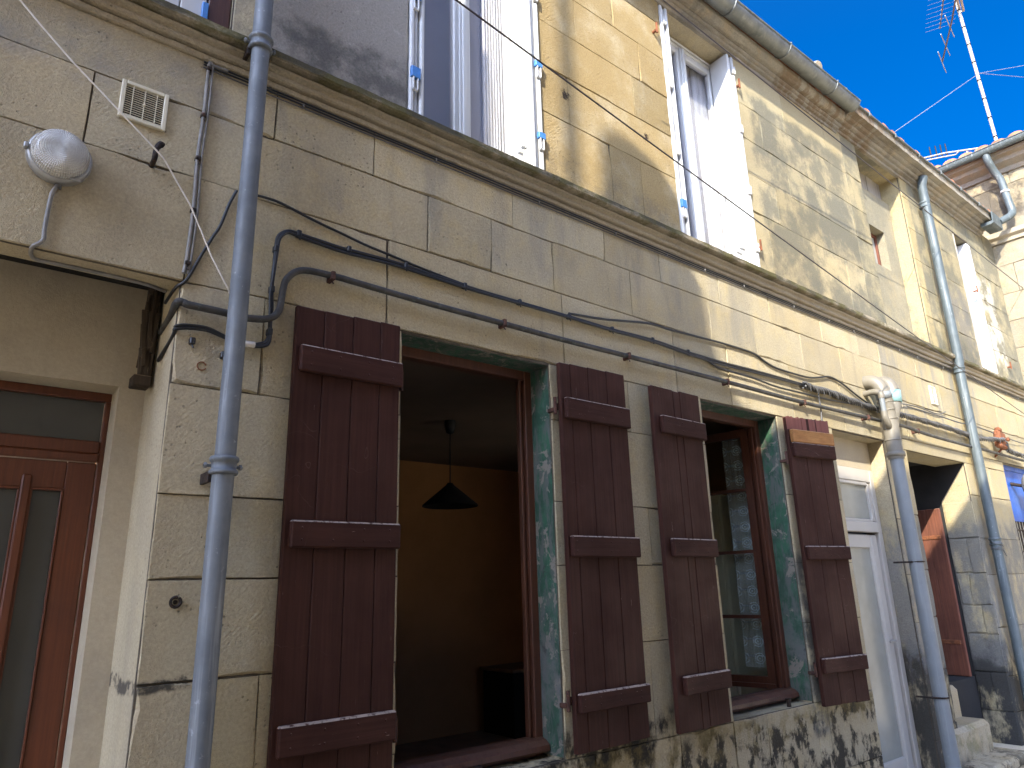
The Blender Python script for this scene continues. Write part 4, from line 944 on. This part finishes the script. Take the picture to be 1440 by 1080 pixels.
mb = MB(); mb.tube(smooth_path([(VX + .03, VY, 2.90), (VX + .09, VY, 3.02), (VX + .155, VY, 3.10), (VX + .165, VY, 3.18)]), .056, 20)
mb.tube(smooth_path([(VX + .165, VY, 3.16), (VX + .17, VY, 3.25), (VX + .175, VY + .02, 3.31), (VX + .18, VY + .07, 3.345), (VX + .18, .01, 3.345)], 7), .060, 24); part(mb, 'branch', 'pvc_beige', vs_)
mb = MB(); mb.lathe((VX + .165, VY, 3.135), (.05, 0, 1), [(0, .06), (0, .067), (.11, .067), (.11, .06)], 24); part(mb, 'sleeve', 'teal', vs_)
mb = MB(); sx = VX - .135; mb.tube(smooth_path([(sx + .10, VY, 2.88), (sx + .045, VY - .02, 2.90), (sx + .004, VY - .022, 2.95), (sx, VY - .022, 3.01)], 6), .027, 16); part(mb, 'branch', 'pvc_beige', vs_); mb = MB(); mb.tube(smooth_path([(sx, VY - .022, 3.13), (sx, VY - .02, 3.17), (sx + .005, VY + .03, 3.20), (sx + .03, .01, 3.205)], 6), .027, 16); part(mb, 'branch', 'pvc_beige', vs_)
mb = MB(); mb.tube([(sx, VY - .022, 2.99), (sx, VY - .022, 3.14)], .022, 16); part(mb, 'sleeve', 'pvc_pipe', vs_)
for z in (1.72, .66):
    mb = MB(); mb.tube([(VX + .025 + math.cos(a) * .060, VY + math.sin(a) * .060, z) for a in [math.pi * 2 * k / 24 for k in range(25)]], .007, 6); mb.tube([(VX - .04, VY, z), (VX - .05, .02, z)], .008, 6); part(mb, 'pipe_clip', 'iron', vs_)
# swan neck of the end house
dp = thing('downpipe', 'bent pale zinc swan neck pipe under the red tiled roof', 'drainpipe', (11.05, -.3, 6.3))
sw_ = smooth_path([(10.98, -.262, 7.42), (11.0, -.268, 7.30), (11.10, -.285, 7.17), (11.16, -.325, 7.02), (11.16, -.34, 6.80), (11.15, -.36, 6.62), (11.14, -.37, 6.50), (11.08, -.345, 6.42), (10.93, -.24, 6.32)], 6)
mb = MB(); mb.tube(sw_, .050, 20); part(mb, 'pipe', 'zinc_pale', dp)
mb = MB(); mb.lathe((11.16, -.34, 6.82), (0, -.05, 1), [(0, .05), (0, .058), (.025, .058), (.025, .05)], 20); mb.tube([(11.2, -.34, 6.83), (11.32, -.34, 6.84)], .008, 6); part(mb, 'clamp', 'pvc', dp)

# ------------------------------------------------------------------ bulkhead lamp, vents, hook and other wall iron
LX, LZ = .149, 3.16
lp = thing('wall_lamp', 'round ribbed glass wall lamp with grey metal rim over the porch', 'lamp', (LX, 0, LZ))
mb = MB(); mb.lathe((LX, 0.01, LZ), (0, -1, 0), [(0, .100), (.028, .104), (.040, .104), (.052, .099), (.056, .092), (.05, .085)], 48); mb.box(LX - .112, LX - .098, -.052, -.03, LZ - .010, LZ + .012, .003); mb.box(LX + .040, LX + .075, -.055, -.04, LZ - .090, LZ - .078, .003); part(mb, 'base', 'lampgrey', lp)
mb = MB(); mb.lathe((LX, 0, LZ), (0, -1, 0), [(.046, .092), (.060, .0915), (.078, .085), (.092, .070), (.102, .045), (.1065, .02), (.1075, 0)], 64); o = mb.build('lens', 'lens', lp)
mb = MB(); mb.lathe((LX + .01, -.012, LZ - .10), (0, 0, -1), [(0, .012), (.018, .012), (.02, .006)], 12); part(mb, 'cable_gland', 'cable_grey', lp)
mb = MB(); mb.tube(smooth_path([(LX + .008, -.014, LZ - .11)] + [(0.144, -0.012, 3.008), (0.141, -0.012, 2.878), (0.142, -0.012, 2.828)] + [(.115, .005, 2.798), (.13, .09, 2.795)] + [(.20, .09, 2.794), (.34, .09, 2.794), (.50, .10, 2.794), (.585, .13, 2.793)]), .0075, 8)
o = mb.build('lamp_cable', 'conduit', None, (LX, 0, 2.9)); tag(o, 'grey cable dropping from the round lamp and under the porch lintel', 'cable')
def grille(x0, x1, z0, z1, nsl, label, nv=2):
    t = thing('vent_grille', label, 'vent', ((x0 + x1) / 2, 0, z0))
    fw = .017 * (x1 - x0) / .172
    f = MB(); f.box(x0, x0 + fw, -.014, .002, z0, z1, .003); f.box(x1 - fw, x1, -.014, .002, z0, z1, .003); f.box(x0 + fw, x1 - fw, -.014, .002, z1 - fw, z1, .003); f.box(x0 + fw, x1 - fw, -.014, .002, z0, z0 + fw, .003); part(f, 'frame', 'vent', t)
    s = MB(); h = (z1 - z0 - 2 * fw) / nsl
    for k in range(nsl): s.box(x0 + fw, x1 - fw, -.008, -.004, z0 + fw + k * h + h * .36, z0 + fw + k * h + h * .60, .0004)
    for k in range(nv): xx = x0 + (x1 - x0) * (k + 1) / (nv + 1); s.box(xx - .0015, xx + .0015, -.0112, -.003, z0 + fw, z1 - fw)
    s.lathe(((x0 + x1) / 2, -.008, (z0 + z1) / 2), (0, -1, 0), [(0, .006), (.006, .006), (.0065, 0)], 10); part(s, 'slats', 'vent', t)
    b = MB(); b.box(x0 + fw * .5, x1 - fw * .5, -.0018, -.0008, z0 + fw * .5, z1 - fw * .5); part(b, 'opening', 'dark', t)
grille(.310, .484, 3.424, 3.597, 14, 'square cream vent grille above the porch, near the round lamp', 3)
grille(7.93, 8.07, 3.33, 3.53, 14, 'small pale vent grille between the soil stack and the far downpipe')
mb = MB(); mb.tube(smooth_path([(.452, .01, 3.255), (.452, -.05, 3.262), (.453, -.055, 3.30), (.466, -.05, 3.335), (.478, -.045, 3.335)]), [.010] * 12 + [.012] * 9, 8)
o = mb.build('wall_hook', 'iron', None, (.452, 0, 3.26)); tag(o, 'bent dark iron hook left of the near downpipe', 'hook')
def ironthing(name, mat, label, cat, pos, fn):
    mb = MB(); fn(mb); o = mb.build(name, mat, None, pos); return tag(o, label, cat)
def ring_on_wall(x, z, R, r, a0=0, a1=2 * math.pi, y=-.004): return lambda mb: mb.tube([(x + math.cos(a0 + (a1 - a0) * k / 30) * R, y, z + math.sin(a0 + (a1 - a0) * k / 30) * R) for k in range(31)], r, 6)
a_, b_ = [(0.716, 0.0, 2.464)][0][0], [(0.716, 0.0, 2.464)][0][2]
ironthing('rust_ring', 'rust', 'thin orange rust ring on the pier under the black cable loop', 'ring', (a_, 0, b_), ring_on_wall(a_, b_, .0165, .0024, .3, 5.9))
a2, b2 = [(0.707, 0.0, 1.582)][0][0], [(0.707, 0.0, 1.582)][0][2]
def eye(mb): ring_on_wall(a2, b2, .017, .0055, 1.2, 7.2, -.008)(mb); mb.lathe((a2, .004, b2), (0, -1, 0), [(0, .008), (.012, .007), (.014, 0)], 10)
ironthing('iron_eye', 'iron', 'dark iron eye bolt low on the pier left of the downpipe', 'bolt', (a2, 0, b2), eye)
def pin(x, z, s=1.0):
    def fn(mb):
        mb.box(x - .012 * s, x + .010 * s, -.045 * s, .01, z - .022 * s, z - .002, .003); mb.tube([(x, -.040 * s, z - .04 * s), (x, -.040 * s, z + .055 * s)], .009 * s, 8)
    return fn
for (px, pz, lb) in (([(3.81, -0.02, 5.779)][0][0], [(3.81, -0.02, 5.779)][0][2], 'orange rusty hinge pin at the top left of the window under the gutter'), ([(4.921, -0.02, 5.803)][0][0], [(4.921, -0.02, 5.803)][0][2], 'orange rusty hinge pin at the top right of the window under the gutter'), ([(4.91, -0.02, 4.229)][0][0], [(4.91, -0.02, 4.229)][0][2], 'orange rusty hinge pin by the foot of the sunlit white shutter'), ([(10.08, -0.02, 5.157)][0][0], [(10.08, -0.02, 5.157)][0][2], 'rusty hinge pin by the foot of the far narrow window'), ([(10.734, -0.02, 4.235)][0][0], [(10.734, -0.02, 4.235)][0][2], 'rusty iron stub right of the far narrow window')):
    ironthing('hinge_pin', 'rust', lb, 'hinge pin', (px, 0, pz), pin(px, pz))
ironthing('sill_stop', 'iron', 'small rusty iron stop standing on the lace curtained window sill', 'shutter stop', (4.62, .05, .80), lambda mb: (mb.box(4.605, 4.63, .03, .055, .78, .835, .004), mb.box(4.60, 4.635, .028, .057, .832, .842, .003)))
ironthing('sill_stop', 'iron', 'small rusty iron stop standing on the sill of the open dark window', 'shutter stop', (2.06, .05, .80), lambda mb: (mb.box(2.045, 2.07, .03, .055, .78, .83, .004), mb.box(2.04, 2.075, .028, .057, .828, .838, .003)))
# rotten bracket under the porch lintel
mb = MB()
for k in range(46):
    zc = random.uniform(2.46, 2.86); q = (zc - 2.44) / .42; xx = random.uniform(.546 - .012 * (1 - q), .600); yy = random.uniform(.255, .315); L = random.uniform(.06, .26)
    R_ = (Matrix.Rotation(random.uniform(-.09, .09), 3, 'Y') @ Matrix.Rotation(random.uniform(-.06, .06), 3, 'X'), Vector((xx, yy, zc)))
    mb.box(xx, xx + random.uniform(.004, .016), yy, yy + random.uniform(.004, .016), max(2.46, zc - L / 2), min(2.872, zc + L / 2), .0015, 0, R_)
mb.box(.555, .603, .275, .345, 2.465, 2.87, .012); mb.box(.530, .598, .262, .345, 2.425, 2.470, .004)
o = mb.build('rotten_bracket', 'rot', None, (.56, .31, 2.43)); tag(o, 'rotten splintered timber bracket under the porch lintel end', 'bracket')
# rusty insulator bracket
ix, iy, iz = 9.46, -.10, 3.10
mb = MB(); R_ = (Matrix.Rotation(.10, 3, 'Y'), Vector((ix, iy, iz)))
mb.box(ix - .10, ix + .10, iy - .035, iy + .035, iz - .11, iz + .09, .02, 0, R_); mb.box(ix - .045, ix + .035, iy - .03, iy + .03, iz + .085, iz + .14, .018, 0, R_); mb.tube([(ix - .03, iy - .03, iz - .02), (ix - .035, iy - .09, iz - .02)], .012, 8); mb.lathe((ix - .035, iy - .075, iz - .02), (0, -1, 0), [(0, .022), (.02, .026), (.03, .012)], 10); mb.tube([(ix + .02, iy, iz - .1), (ix + .05, .02, iz - .2)], .012, 8)
o = mb.build('cable_bracket', 'rust', None, (ix, iy, iz)); tag(o, 'rusty orange plate bracket holding the cable bundle near the blue door', 'bracket')
# grey round fitting at the right edge
cx, cz = 10.10, 2.60
t = thing('round_lamp', 'grey speckled round fitting beside the blue door at the right edge', 'lamp', (cx, -.1, cz))
mb = MB(); mb.lathe((cx, -.09, cz), (0, -1, 0), [(-.03, .10), (0, .15), (.03, .165), (.07, .15), (.11, .10), (.125, 0)], 28); part(mb, 'shade', 'speckled', t)
mb = MB(); mb.tube([(cx, -.08, cz), (cx, .08, cz + .05)], .02, 8); part(mb, 'arm', 'iron', t)

# ------------------------------------------------------------------ cables and wires on the walls
def cable(name, pts, r, mat, label, cat='cable', n=5, seg=8, clips=None, clipmat='cable', group=None, cl=.006):
    pts = smooth_path(pts, n) if n > 1 else pts
    mb = MB(); mb.tube(pts, r, seg)
    mid = pts[len(pts) // 2]
    if not clips:
        o = mb.build(name, mat, None, tuple(mid)); return tag(o, label, cat, group)
    t = thing(name, label, cat, tuple(mid), group)
    part(mb, 'sheath' if 'pipe' not in name else 'tube', mat, t)
    for c in clips:
        k = MB(); c = Vector(c); k.box(c.x - .010, c.x + .010, c.y - r - .006, .006, c.z - r - cl, c.z + r + cl, .003); k.tube([(c.x, c.y - .004, c.z - r - .006), (c.x + .004, c.y - .01, c.z - r - .022)], .0035, 5); part(k, 'clip', clipmat, t)
    return t
# tarnished gas pipe
gp = [(.612, .25, 2.66), (.608, .10, 2.68)] + [(.600, -.012, 2.700), (.622, -.026, 2.700)] + [(0.644, -0.03, 2.694), (0.768, -0.03, 2.693), (0.864, -0.03, 2.69), (0.952, -0.03, 2.707), (0.994, -0.03, 2.752), (1.006, -0.03, 2.853), (1.018, -0.03, 2.902), (1.06, -0.03, 2.951), (1.124, -0.03, 2.971), (1.27, -0.03, 2.976), (1.33, -0.03, 2.974)] + [(1.683, -0.034, 2.963), (2.205, -0.034, 2.959), (2.684, -0.034, 2.955), (3.184, -0.034, 2.958), (4.213, -0.034, 2.959), (5.24, -0.034, 2.954)] + [(6.556, -0.05, 2.965)] + [(7.015, -0.06, 2.965), (7.549, -0.06, 2.943), (8.606, -0.06, 2.935), (8.957, -0.06, 2.939)] + [(10.302, -0.06, 2.93)]
cable('gas_pipe', gp, .0150, 'copper', 'tarnished dark gas pipe running over the maroon shutters, lowest of the wall runs', 'pipe', 6, 12, [(1.223, -0.034, 2.969), (2.205, -0.034, 2.959), (3.184, -0.034, 2.958), (4.213, -0.034, 2.959)] + [(5.236, -0.036, 2.953)] + [(6.272, -0.055, 2.961), (7.289, -0.055, 2.957)], 'rust_dark')
# black twin cable
cb = [(0.906, -0.016, 2.586), (0.932, -0.016, 2.594), (0.955, -0.016, 2.608), (0.967, -0.016, 2.645), (0.967, -0.016, 2.692), (0.967, -0.016, 2.773), (0.962, -0.016, 2.847), (0.965, -0.016, 2.937), (0.968, -0.016, 3.038), (0.973, -0.016, 3.095), (0.994, -0.016, 3.125), (1.022, -0.016, 3.141), (1.064, -0.016, 3.14), (1.165, -0.016, 3.136), (1.27, -0.016, 3.132), (1.454, -0.016, 3.138), (1.61, -0.016, 3.137), (1.964, -0.016, 3.122), (2.334, -0.016, 3.119), (2.712, -0.016, 3.12), (3.072, -0.016, 3.117), (3.453, -0.016, 3.125), (3.819, -0.016, 3.112), (4.224, -0.016, 3.109), (4.609, -0.016, 3.117), (4.999, -0.016, 3.12), (5.392, -0.016, 3.118), (5.892, -0.016, 3.115)] 
clips = [(0.967, -0.014, 2.655), (0.963, -0.014, 2.847), (0.969, -0.014, 3.039), (1.065, -0.014, 3.142), (1.307, -0.014, 3.136), (1.611, -0.014, 3.138), (1.966, -0.014, 3.123), (2.336, -0.014, 3.12), (2.714, -0.014, 3.121), (3.075, -0.014, 3.118), (3.456, -0.014, 3.126), (3.822, -0.014, 3.113)]
cable('black_cable', cb, .0088, 'cable', 'thick black cable looping beside the near downpipe then running over both maroon windows', 'cable', 5, 8, clips)
cb2 = [(x + .006 * math.sin(i * .9), y - .004, z - .014 + .005 * math.sin(i * .7 + 1)) for i, (x, y, z) in enumerate(cb)]
cable('black_cable', cb2, .0072, 'cable', 'second black cable lying just under the thick black cable', 'cable')
o = MB(); o.tube([(0.847, -0.022, 2.581), (0.907, -0.022, 2.584)], .0125, 12); tag(o.build('cable_sleeve', 'cable_white', None, [(0.879, -0.02, 2.585)][0]), 'short white plastic sleeve on the black cable right of the downpipe', 'cable sleeve')
cl_ = [(0.829, -0.016, 2.585), (0.778, -0.016, 2.596), (0.716, -0.016, 2.61), (0.638, -0.016, 2.602), (0.603, -0.016, 2.589)] + [(.606, .0, 2.585), (.607, .06, 2.565), (.60, .20, 2.52)]
cable('black_cable', cl_, .0075, 'cable', 'black cable ending on the pier left of the near downpipe, above the rust ring', 'cable', 5, 8, [(.79, -.012, 2.52), (.67, -.012, 2.555)])
cable('black_cable', [(x, y - .004, z + .012 * math.sin(math.pi * i / 7)) for i, (x, y, z) in enumerate(cl_)], .006, 'cable', 'upper strand of the paired black cables crossing the pier', 'cable')
cable('thin_cable', [(0.784, -0.012, 3.26), (0.758, -0.012, 3.183), (0.732, -0.012, 3.077), (0.709, -0.012, 3.021), (0.666, -0.012, 2.912), (0.625, -0.012, 2.802)] + [(.597, .02, 2.775), (.585, .12, 2.74)], .0065, 'cable', 'thin black cable slanting from the downpipe to the porch lintel end', 'cable')
cable('thin_cable', [(0.86, -0.01, 3.268), (0.929, -0.01, 3.271), (0.993, -0.01, 3.265), (1.128, -0.01, 3.235), (1.269, -0.01, 3.211), (1.399, -0.01, 3.188), (1.541, -0.01, 3.173), (1.737, -0.01, 3.151), (1.978, -0.01, 3.132)], .0062, 'cable', 'thin black cable descending from the downpipe to join the thick black cable', 'cable')
cable('thin_cable', [(2.715, -0.014, 3.14), (3.017, -0.014, 3.171), (3.399, -0.014, 3.232), (3.527, -0.014, 3.24), (3.688, -0.014, 3.24), (4.093, -0.014, 3.256), (4.368, -0.014, 3.262), (4.642, -0.014, 3.258), (4.777, -0.014, 3.221), (4.949, -0.014, 3.194), (5.372, -0.014, 3.194), (5.571, -0.014, 3.221), (5.783, -0.014, 3.263), (5.995, -0.014, 3.234), (6.23, -0.014, 3.165), (6.479, -0.014, 3.109), (6.727, -0.014, 3.095)], .0080, 'cable', 'grey black cable along the upper stone joint towards the soil stack', 'cable')
# twisted bundle
def twisted(pts, n, r, R, pitch, label, y_end=None, mat='cable_grey', name='cable_bundle'):
    pts = smooth_path(pts, 14); mb = MB(); Ls = [0]
    for a, b in zip(pts, pts[1:]): Ls.append(Ls[-1] + (b - a).length)
    for q in range(n):
        out = []
        for p, L in zip(pts, Ls):
            ph = 2 * math.pi * (L / pitch + q / n); out.append(p + Vector((0, math.cos(ph) * R, math.sin(ph) * R + .004 * math.sin(L * 9 + q))))
        mb.tube(out, r, 6)
    k = 0
    for p, L in zip(pts[3::7], Ls[3::7]):
        mb.tube([p + Vector((0, -R, R)), p + Vector((.004, -R - .006, -R)), p + Vector((.016, -R - .002, -R - .03))], .0028, 5)
    o = mb.build(name, mat, None, tuple(pts[len(pts) // 2])); return tag(o, label, 'cable')
twisted([(5.288, -0.03, 3.11), (5.508, -0.03, 3.103), (5.707, -0.03, 3.109), (6.081, -0.03, 3.088), (6.614, -0.03, 3.077), (6.908, -0.03, 3.089)] + [(7.149, -0.05, 3.081), (7.639, -0.05, 3.086), (8.226, -0.05, 3.081), (8.705, -0.05, 3.066), (9.017, -0.05, 3.068)] + [(ix - .06, iy - .05, iz - .02)], 5, .0078, .021, .20, 'twisted grey cable bundle crossing behind the soil stack to the rusty bracket')
twisted([(ix + .05, iy - .03, iz - .05)] + [(9.74, -0.08, 3.004), (10.265, -0.08, 2.977)], 3, .009, .022, .2, 'short twisted cable bundle from rusty bracket to right edge')
cable('thin_cable', [(7.162, -0.05, 3.189), (7.931, -0.05, 3.19), (8.43, -0.05, 3.184), (8.879, -0.05, 3.199), (9.304, -0.05, 3.191)] + [(ix - .03, iy, iz + .05)] + [(9.76, -0.08, 3.152), (10.379, -0.08, 3.148)], .007, 'cable_grey', 'single grey cable above the twisted bundle near the rusty bracket', 'cable')
cable('thin_cable', [(6.977, -0.02, 3.205), (7.494, -0.02, 3.235), (7.971, -0.02, 3.224), (8.217, -0.02, 3.28)], .006, 'cable_grey', 'short grey cable between the soil stack and far downpipe', 'cable')
cb3 = [(3.813, -0.02, 3.104), (3.994, -0.02, 3.102), (4.138, -0.02, 3.081), (4.322, -0.02, 3.066), (4.59, -0.02, 3.057), (4.876, -0.02, 3.053), (5.182, -0.02, 3.049), (5.454, -0.02, 3.048), (5.749, -0.02, 3.067), (6.098, -0.02, 3.08)]
cable('ragged_cable', [(x, y, z - .012 + .008 * math.sin(i * 2.1)) for i, (x, y, z) in enumerate(cb3)], .0075, 'cable', 'grey strand hanging just below the black cable over the lace curtained window', 'cable')
hk = [(5.807, -0.016, 2.725), (5.785, -0.016, 2.888), (5.793, -0.016, 2.95)]
cable('drop_cable', [(5.821, -0.02, 2.757), (5.794, -0.02, 2.9), (5.523, -0.02, 2.932)][:0] + [(5.505, -0.022, 2.803), (5.528, -0.022, 2.962), (5.521, -0.022, 3.058), (5.582, -0.022, 3.11), (5.681, -0.022, 3.131)], .007, 'cable_grey', 'short grey cable stub dropping to the bleached maroon shutter', 'cable')
# cables under the string course
for k, (dz, yy, r, lb, mt) in enumerate(((3.827, -.010, .0048, 'topmost of three thin dark cables under the string course', 'cable'), (3.812, -.009, .0045, 'middle of three thin dark cables under the string course', 'cable'), (3.797, -.009, .0036, 'lowest and palest of three thin cables under the string course', 'cable_grey'))):
    pts = []; x = .60 + .3 * (k < 2) * 0
    while x < 11.25: pts.append((x, yy, dz + random.uniform(-.0022, .0022))); x += .32
    t = thing('eave_cable', lb, 'cable', (4, yy, dz)); mb = MB(); mb.tube(smooth_path(pts, 3), r, 6); part(mb, 'sheath', mt, t)
    if k == 1:
        x = 1.05
        while x < 11.0:
            c = MB(); c.box(x - .004, x + .004, -.015, .004, dz - .009, dz + .009, .002); part(c, 'clip', 'conduit', t); x += random.uniform(.35, .75)
# grey conduit left of the near pipe
for off, lb in ((0.0, 'grey conduit running down beside the vent grille'), (.020, 'slimmer grey conduit just right of its twin by the vent grille')):
    pts = [(x + off * .8, y, z) for x, y, z in ([(.70, -.012, 3.825), (.64, -.012, 3.822)] if off == 0 else []) + [(0.621, -0.012, 3.816), (0.622, -0.012, 3.581), (0.616, -0.012, 3.36), (0.622, -0.012, 3.119), (0.618, -0.012, 2.905), (0.612, -0.012, 2.829)]]
    cable('conduit', pts, .0078 if off == 0 else .0055, 'conduit', lb, 'conduit', 4, 8, [(x + off * .4, -.012, z) for x, y, z in [(0.623, 0.0, 3.796), (0.621, 0.0, 3.56), (0.618, 0.0, 3.35), (0.621, 0.0, 3.108), (0.621, 0.0, 2.873)]] if off == 0 else None, 'iron', cl=.001)
# cord and overhead wires
cable('cord', [(-0.072, -0.16, 3.668), (0.025, -0.16, 3.575), (0.133, -0.16, 3.478), (0.295, -0.16, 3.349), (0.464, -0.16, 3.212)] + [(0.532, -0.12, 3.147), (0.583, -0.12, 3.074)] + [(0.637, -0.1, 2.989), (0.686, -0.1, 2.889), (0.759, -0.1, 2.771)] + [(PX, PY + .05, 2.72)], .0034, 'cable_white', 'thin white cord slanting across the wall left of the near downpipe', 'cord', 1)
def span(pa, pb, sag, r, mat, label):
    a, b = Vector(pa), Vector(pb); mb = MB(); mb.tube([a + (b - a) * t + Vector((0, 0, -sag * 4 * t * (1 - t))) for t in [k / 40 for k in range(41)]], r, 6)
    o = mb.build('overhead_wire', mat, None, tuple((a + b) / 2)); tag(o, label, 'wire')
span([(1.072, -0.85, 3.984)][0], [(11.098, -0.16, 3.407)][0], .02, .0045, 'wire_dark', 'dark overhead wire crossing both upstairs windows diagonally')
span([(3.01, -0.42, 5.52)][0], [(12.348, -0.22, 5.41)][0], .01, .0050, 'wire_dark', 'dark overhead wire running just below the gutter')

# ------------------------------------------------------------------ inside the open window
pt = thing('pendant_lamp', 'dark cone shaded pendant lamp hanging inside the open window', 'lamp', (3.09, 1.8, 2.2))
mb = MB(); mb.lathe((3.095, 1.8, 2.9), (0, 0, -1), [(0, .045), (.05, .045), (.10, .03), (.11, .008)], 20); part(mb, 'ceiling_rose', 'cable', pt)
mb = MB(); mb.tube([(3.095, 1.8, 2.80), (3.094, 1.8, 2.385)], .005, 6); part(mb, 'cord', 'cable', pt)
mb = MB(); mb.lathe((3.094, 1.8, 2.40), (0, 0, -1), [(0, .02), (.02, .035), (.17, .215), (.182, .217), (.182, .212), (.17, .20), (.03, .03)], 36); part(mb, 'shade', 'dark', pt)
cb_ = thing('cabinet', 'black cabinet with a thin top standing in the dark room', 'cabinet', (4.95, 3.2, .22))
mb = MB(); mb.box(4.60, 5.3, 2.95, 3.45, .22, .80, .01); part(mb, 'body', 'dark', cb_)
mb = MB(); mb.box(4.57, 5.33, 2.92, 3.47, .802, .832, .006); part(mb, 'top', 'floor_in', cb_)

# ------------------------------------------------------------------ aerials on the roofs
AX = 12.5
mst = [(12.5, -0.105, 8.052), (12.5, -0.094, 8.15), (12.5, -0.111, 9.719), (12.5, -0.033, 11.255), (12.5, -0.007, 11.93)]
an = thing('tv_aerial', 'tall pale aerial mast with brown booms on the end house roof', 'aerial', mst[1])
mb = MB(); mb.tube([mst[0], mst[-1]], .026, 12); part(mb, 'mast', 'white_alu', an)
for k in range(9):
    a, b = Vector(mst[0]), Vector(mst[-1]); p = a + (b - a) * (.1 + k * .095); mb = MB(); mb.tube([p, p + (b - a) * .006], .031, 10); part(mb, 'tape_band', 'iron', an)
zb = [(12.5, -0.016, 11.222)][0][2]
bm = [(12.11, -0.148, 11.05), (12.266, -0.058, 11.05), (12.648, 0.127, 11.05), (13.225, 0.436, 11.05), (13.668, 0.678, 11.05)]
mb = MB(); mb.tube(bm, .015, 8); bo = part(mb, 'boom', 'boom', an)
for pr in ([(12.456, 0.171, 11.05), (13.147, 0.275, 11.05)], [(12.87, 0.399, 11.05), (13.603, 0.516, 11.05)], [(13.314, 0.617, 11.05), (14.053, 0.753, 11.05)]):
    mb = MB(); mb.tube(pr, .008, 6); part(mb, 'element', 'alu', bo)
lp_ = [(11.982, -0.162, 11.05), (12.581, -0.023, 11.05), (12.596, -0.074, 11.05), (11.998, -0.211, 11.05)]
mb = MB(); mb.tube(lp_, .020, 6); part(mb, 'folded_dipole', 'white_alu', bo)
bm2 = [(12.4, 0.11, 11.4), (12.797, 0.29, 11.4), (13.159, 0.461, 11.4)]
mb = MB(); mb.tube(bm2, .010, 8); b2o = part(mb, 'boom', 'boom', an)
for k in range(8):
    t_ = k / 7.0; px_, = [Vector(bm2[0]) + (Vector(bm2[2]) - Vector(bm2[0])) * t_]
    mb = MB(); mb.tube([px_ + Vector((-.10, .22, .0)), px_ + Vector((.10, -.22, .0))], .0018, 4); mb.box(px_.x - .016, px_.x + .016, px_.y - .016, px_.y + .016, px_.z - .016, px_.z + .016, .005); part(mb, 'element', 'aerial_thin', b2o)
wp = [(12.5, -0.094, 9.687)][0]
for k, (e, lb) in enumerate((((9.2, .2, 6.52), 'thin pale guy wire from the aerial mast down to the middle roof'), ([(14.5, -0.416, 10.666)][0], 'upper thin guy wire from the aerial mast to the right edge'), ([(14.5, -0.367, 10.416)][0], 'lower thin guy wire from the aerial mast to the right edge'))):
    if k == 0: e = [(8.701, 0.1, 7.006)][0]
    mb = MB(); mb.tube([wp, e], .0035, 5); tag(mb.build('guy_wire', 'alu', None, wp), lb, 'wire')
a2t = [(12.2, 0.316, 7.788)][0]
an = thing('tv_aerial', 'low white aerial with a forked arm behind the roof edge', 'aerial', a2t)
mb = MB(); mb.tube([(12.2, 0.323, 7.636), (12.2, 0.293, 7.908), (12.2, 0.252, 8.244)], .015, 8); part(mb, 'mast', 'white_alu', an)
mb = MB(); mb.tube([(12.2, 0.914, 8.469), (12.2, 0.549, 8.38), (12.2, 0.366, 8.314), (12.2, -0.127, 8.14)], .014, 8); mb.tube([(12.2, 0.879, 8.408), (12.2, 0.612, 8.333), (12.2, 0.416, 8.274), (12.2, 0.367, 8.308)], .011, 8); mb.tube([(12.2, 0.642, 8.05), (12.2, 0.552, 8.003)], .02, 6); bo = part(mb, 'boom', 'white_alu', an)
for px_ in [(12.2, 0.766, 8.471), (12.2, 0.681, 8.446), (12.2, 0.606, 8.426), (12.2, 0.533, 8.406)]:
    mb = MB(); mb.tube([Vector(px_) + Vector((0, 0, -.09)), Vector(px_) + Vector((0, 0, .14))], .010, 5); part(mb, 'element', 'iron', bo)

GR = {'stone_house': 'houses along the lane', 'downpipe': 'zinc downpipes on the houses', 'hinge_pin': 'rusty hinge pins beside the upstairs windows', 'sill_stop': 'iron stops on the window sills',
      'black_cable': 'black cables on the lower wall', 'thin_cable': 'thin cables on the wall', 'cable_bundle': 'twisted cable bundles', 'eave_cable': 'cables under the string course', 'conduit': 'grey conduits by the vent grille',
      'overhead_wire': 'overhead wires along the house front', 'guy_wire': 'guy wires of the aerial mast', 'vent_grille': 'vent grilles in the wall', 'tv_aerial': 'television aerials on the roofs'}
for o in list(bpy.data.objects):
    k = o.name.split('.')[0]
    if k in GR and o.parent is None and 'category' in o: o['group'] = GR[k]
for o in list(bpy.data.objects):
    if '_o' in o: del o['_o']
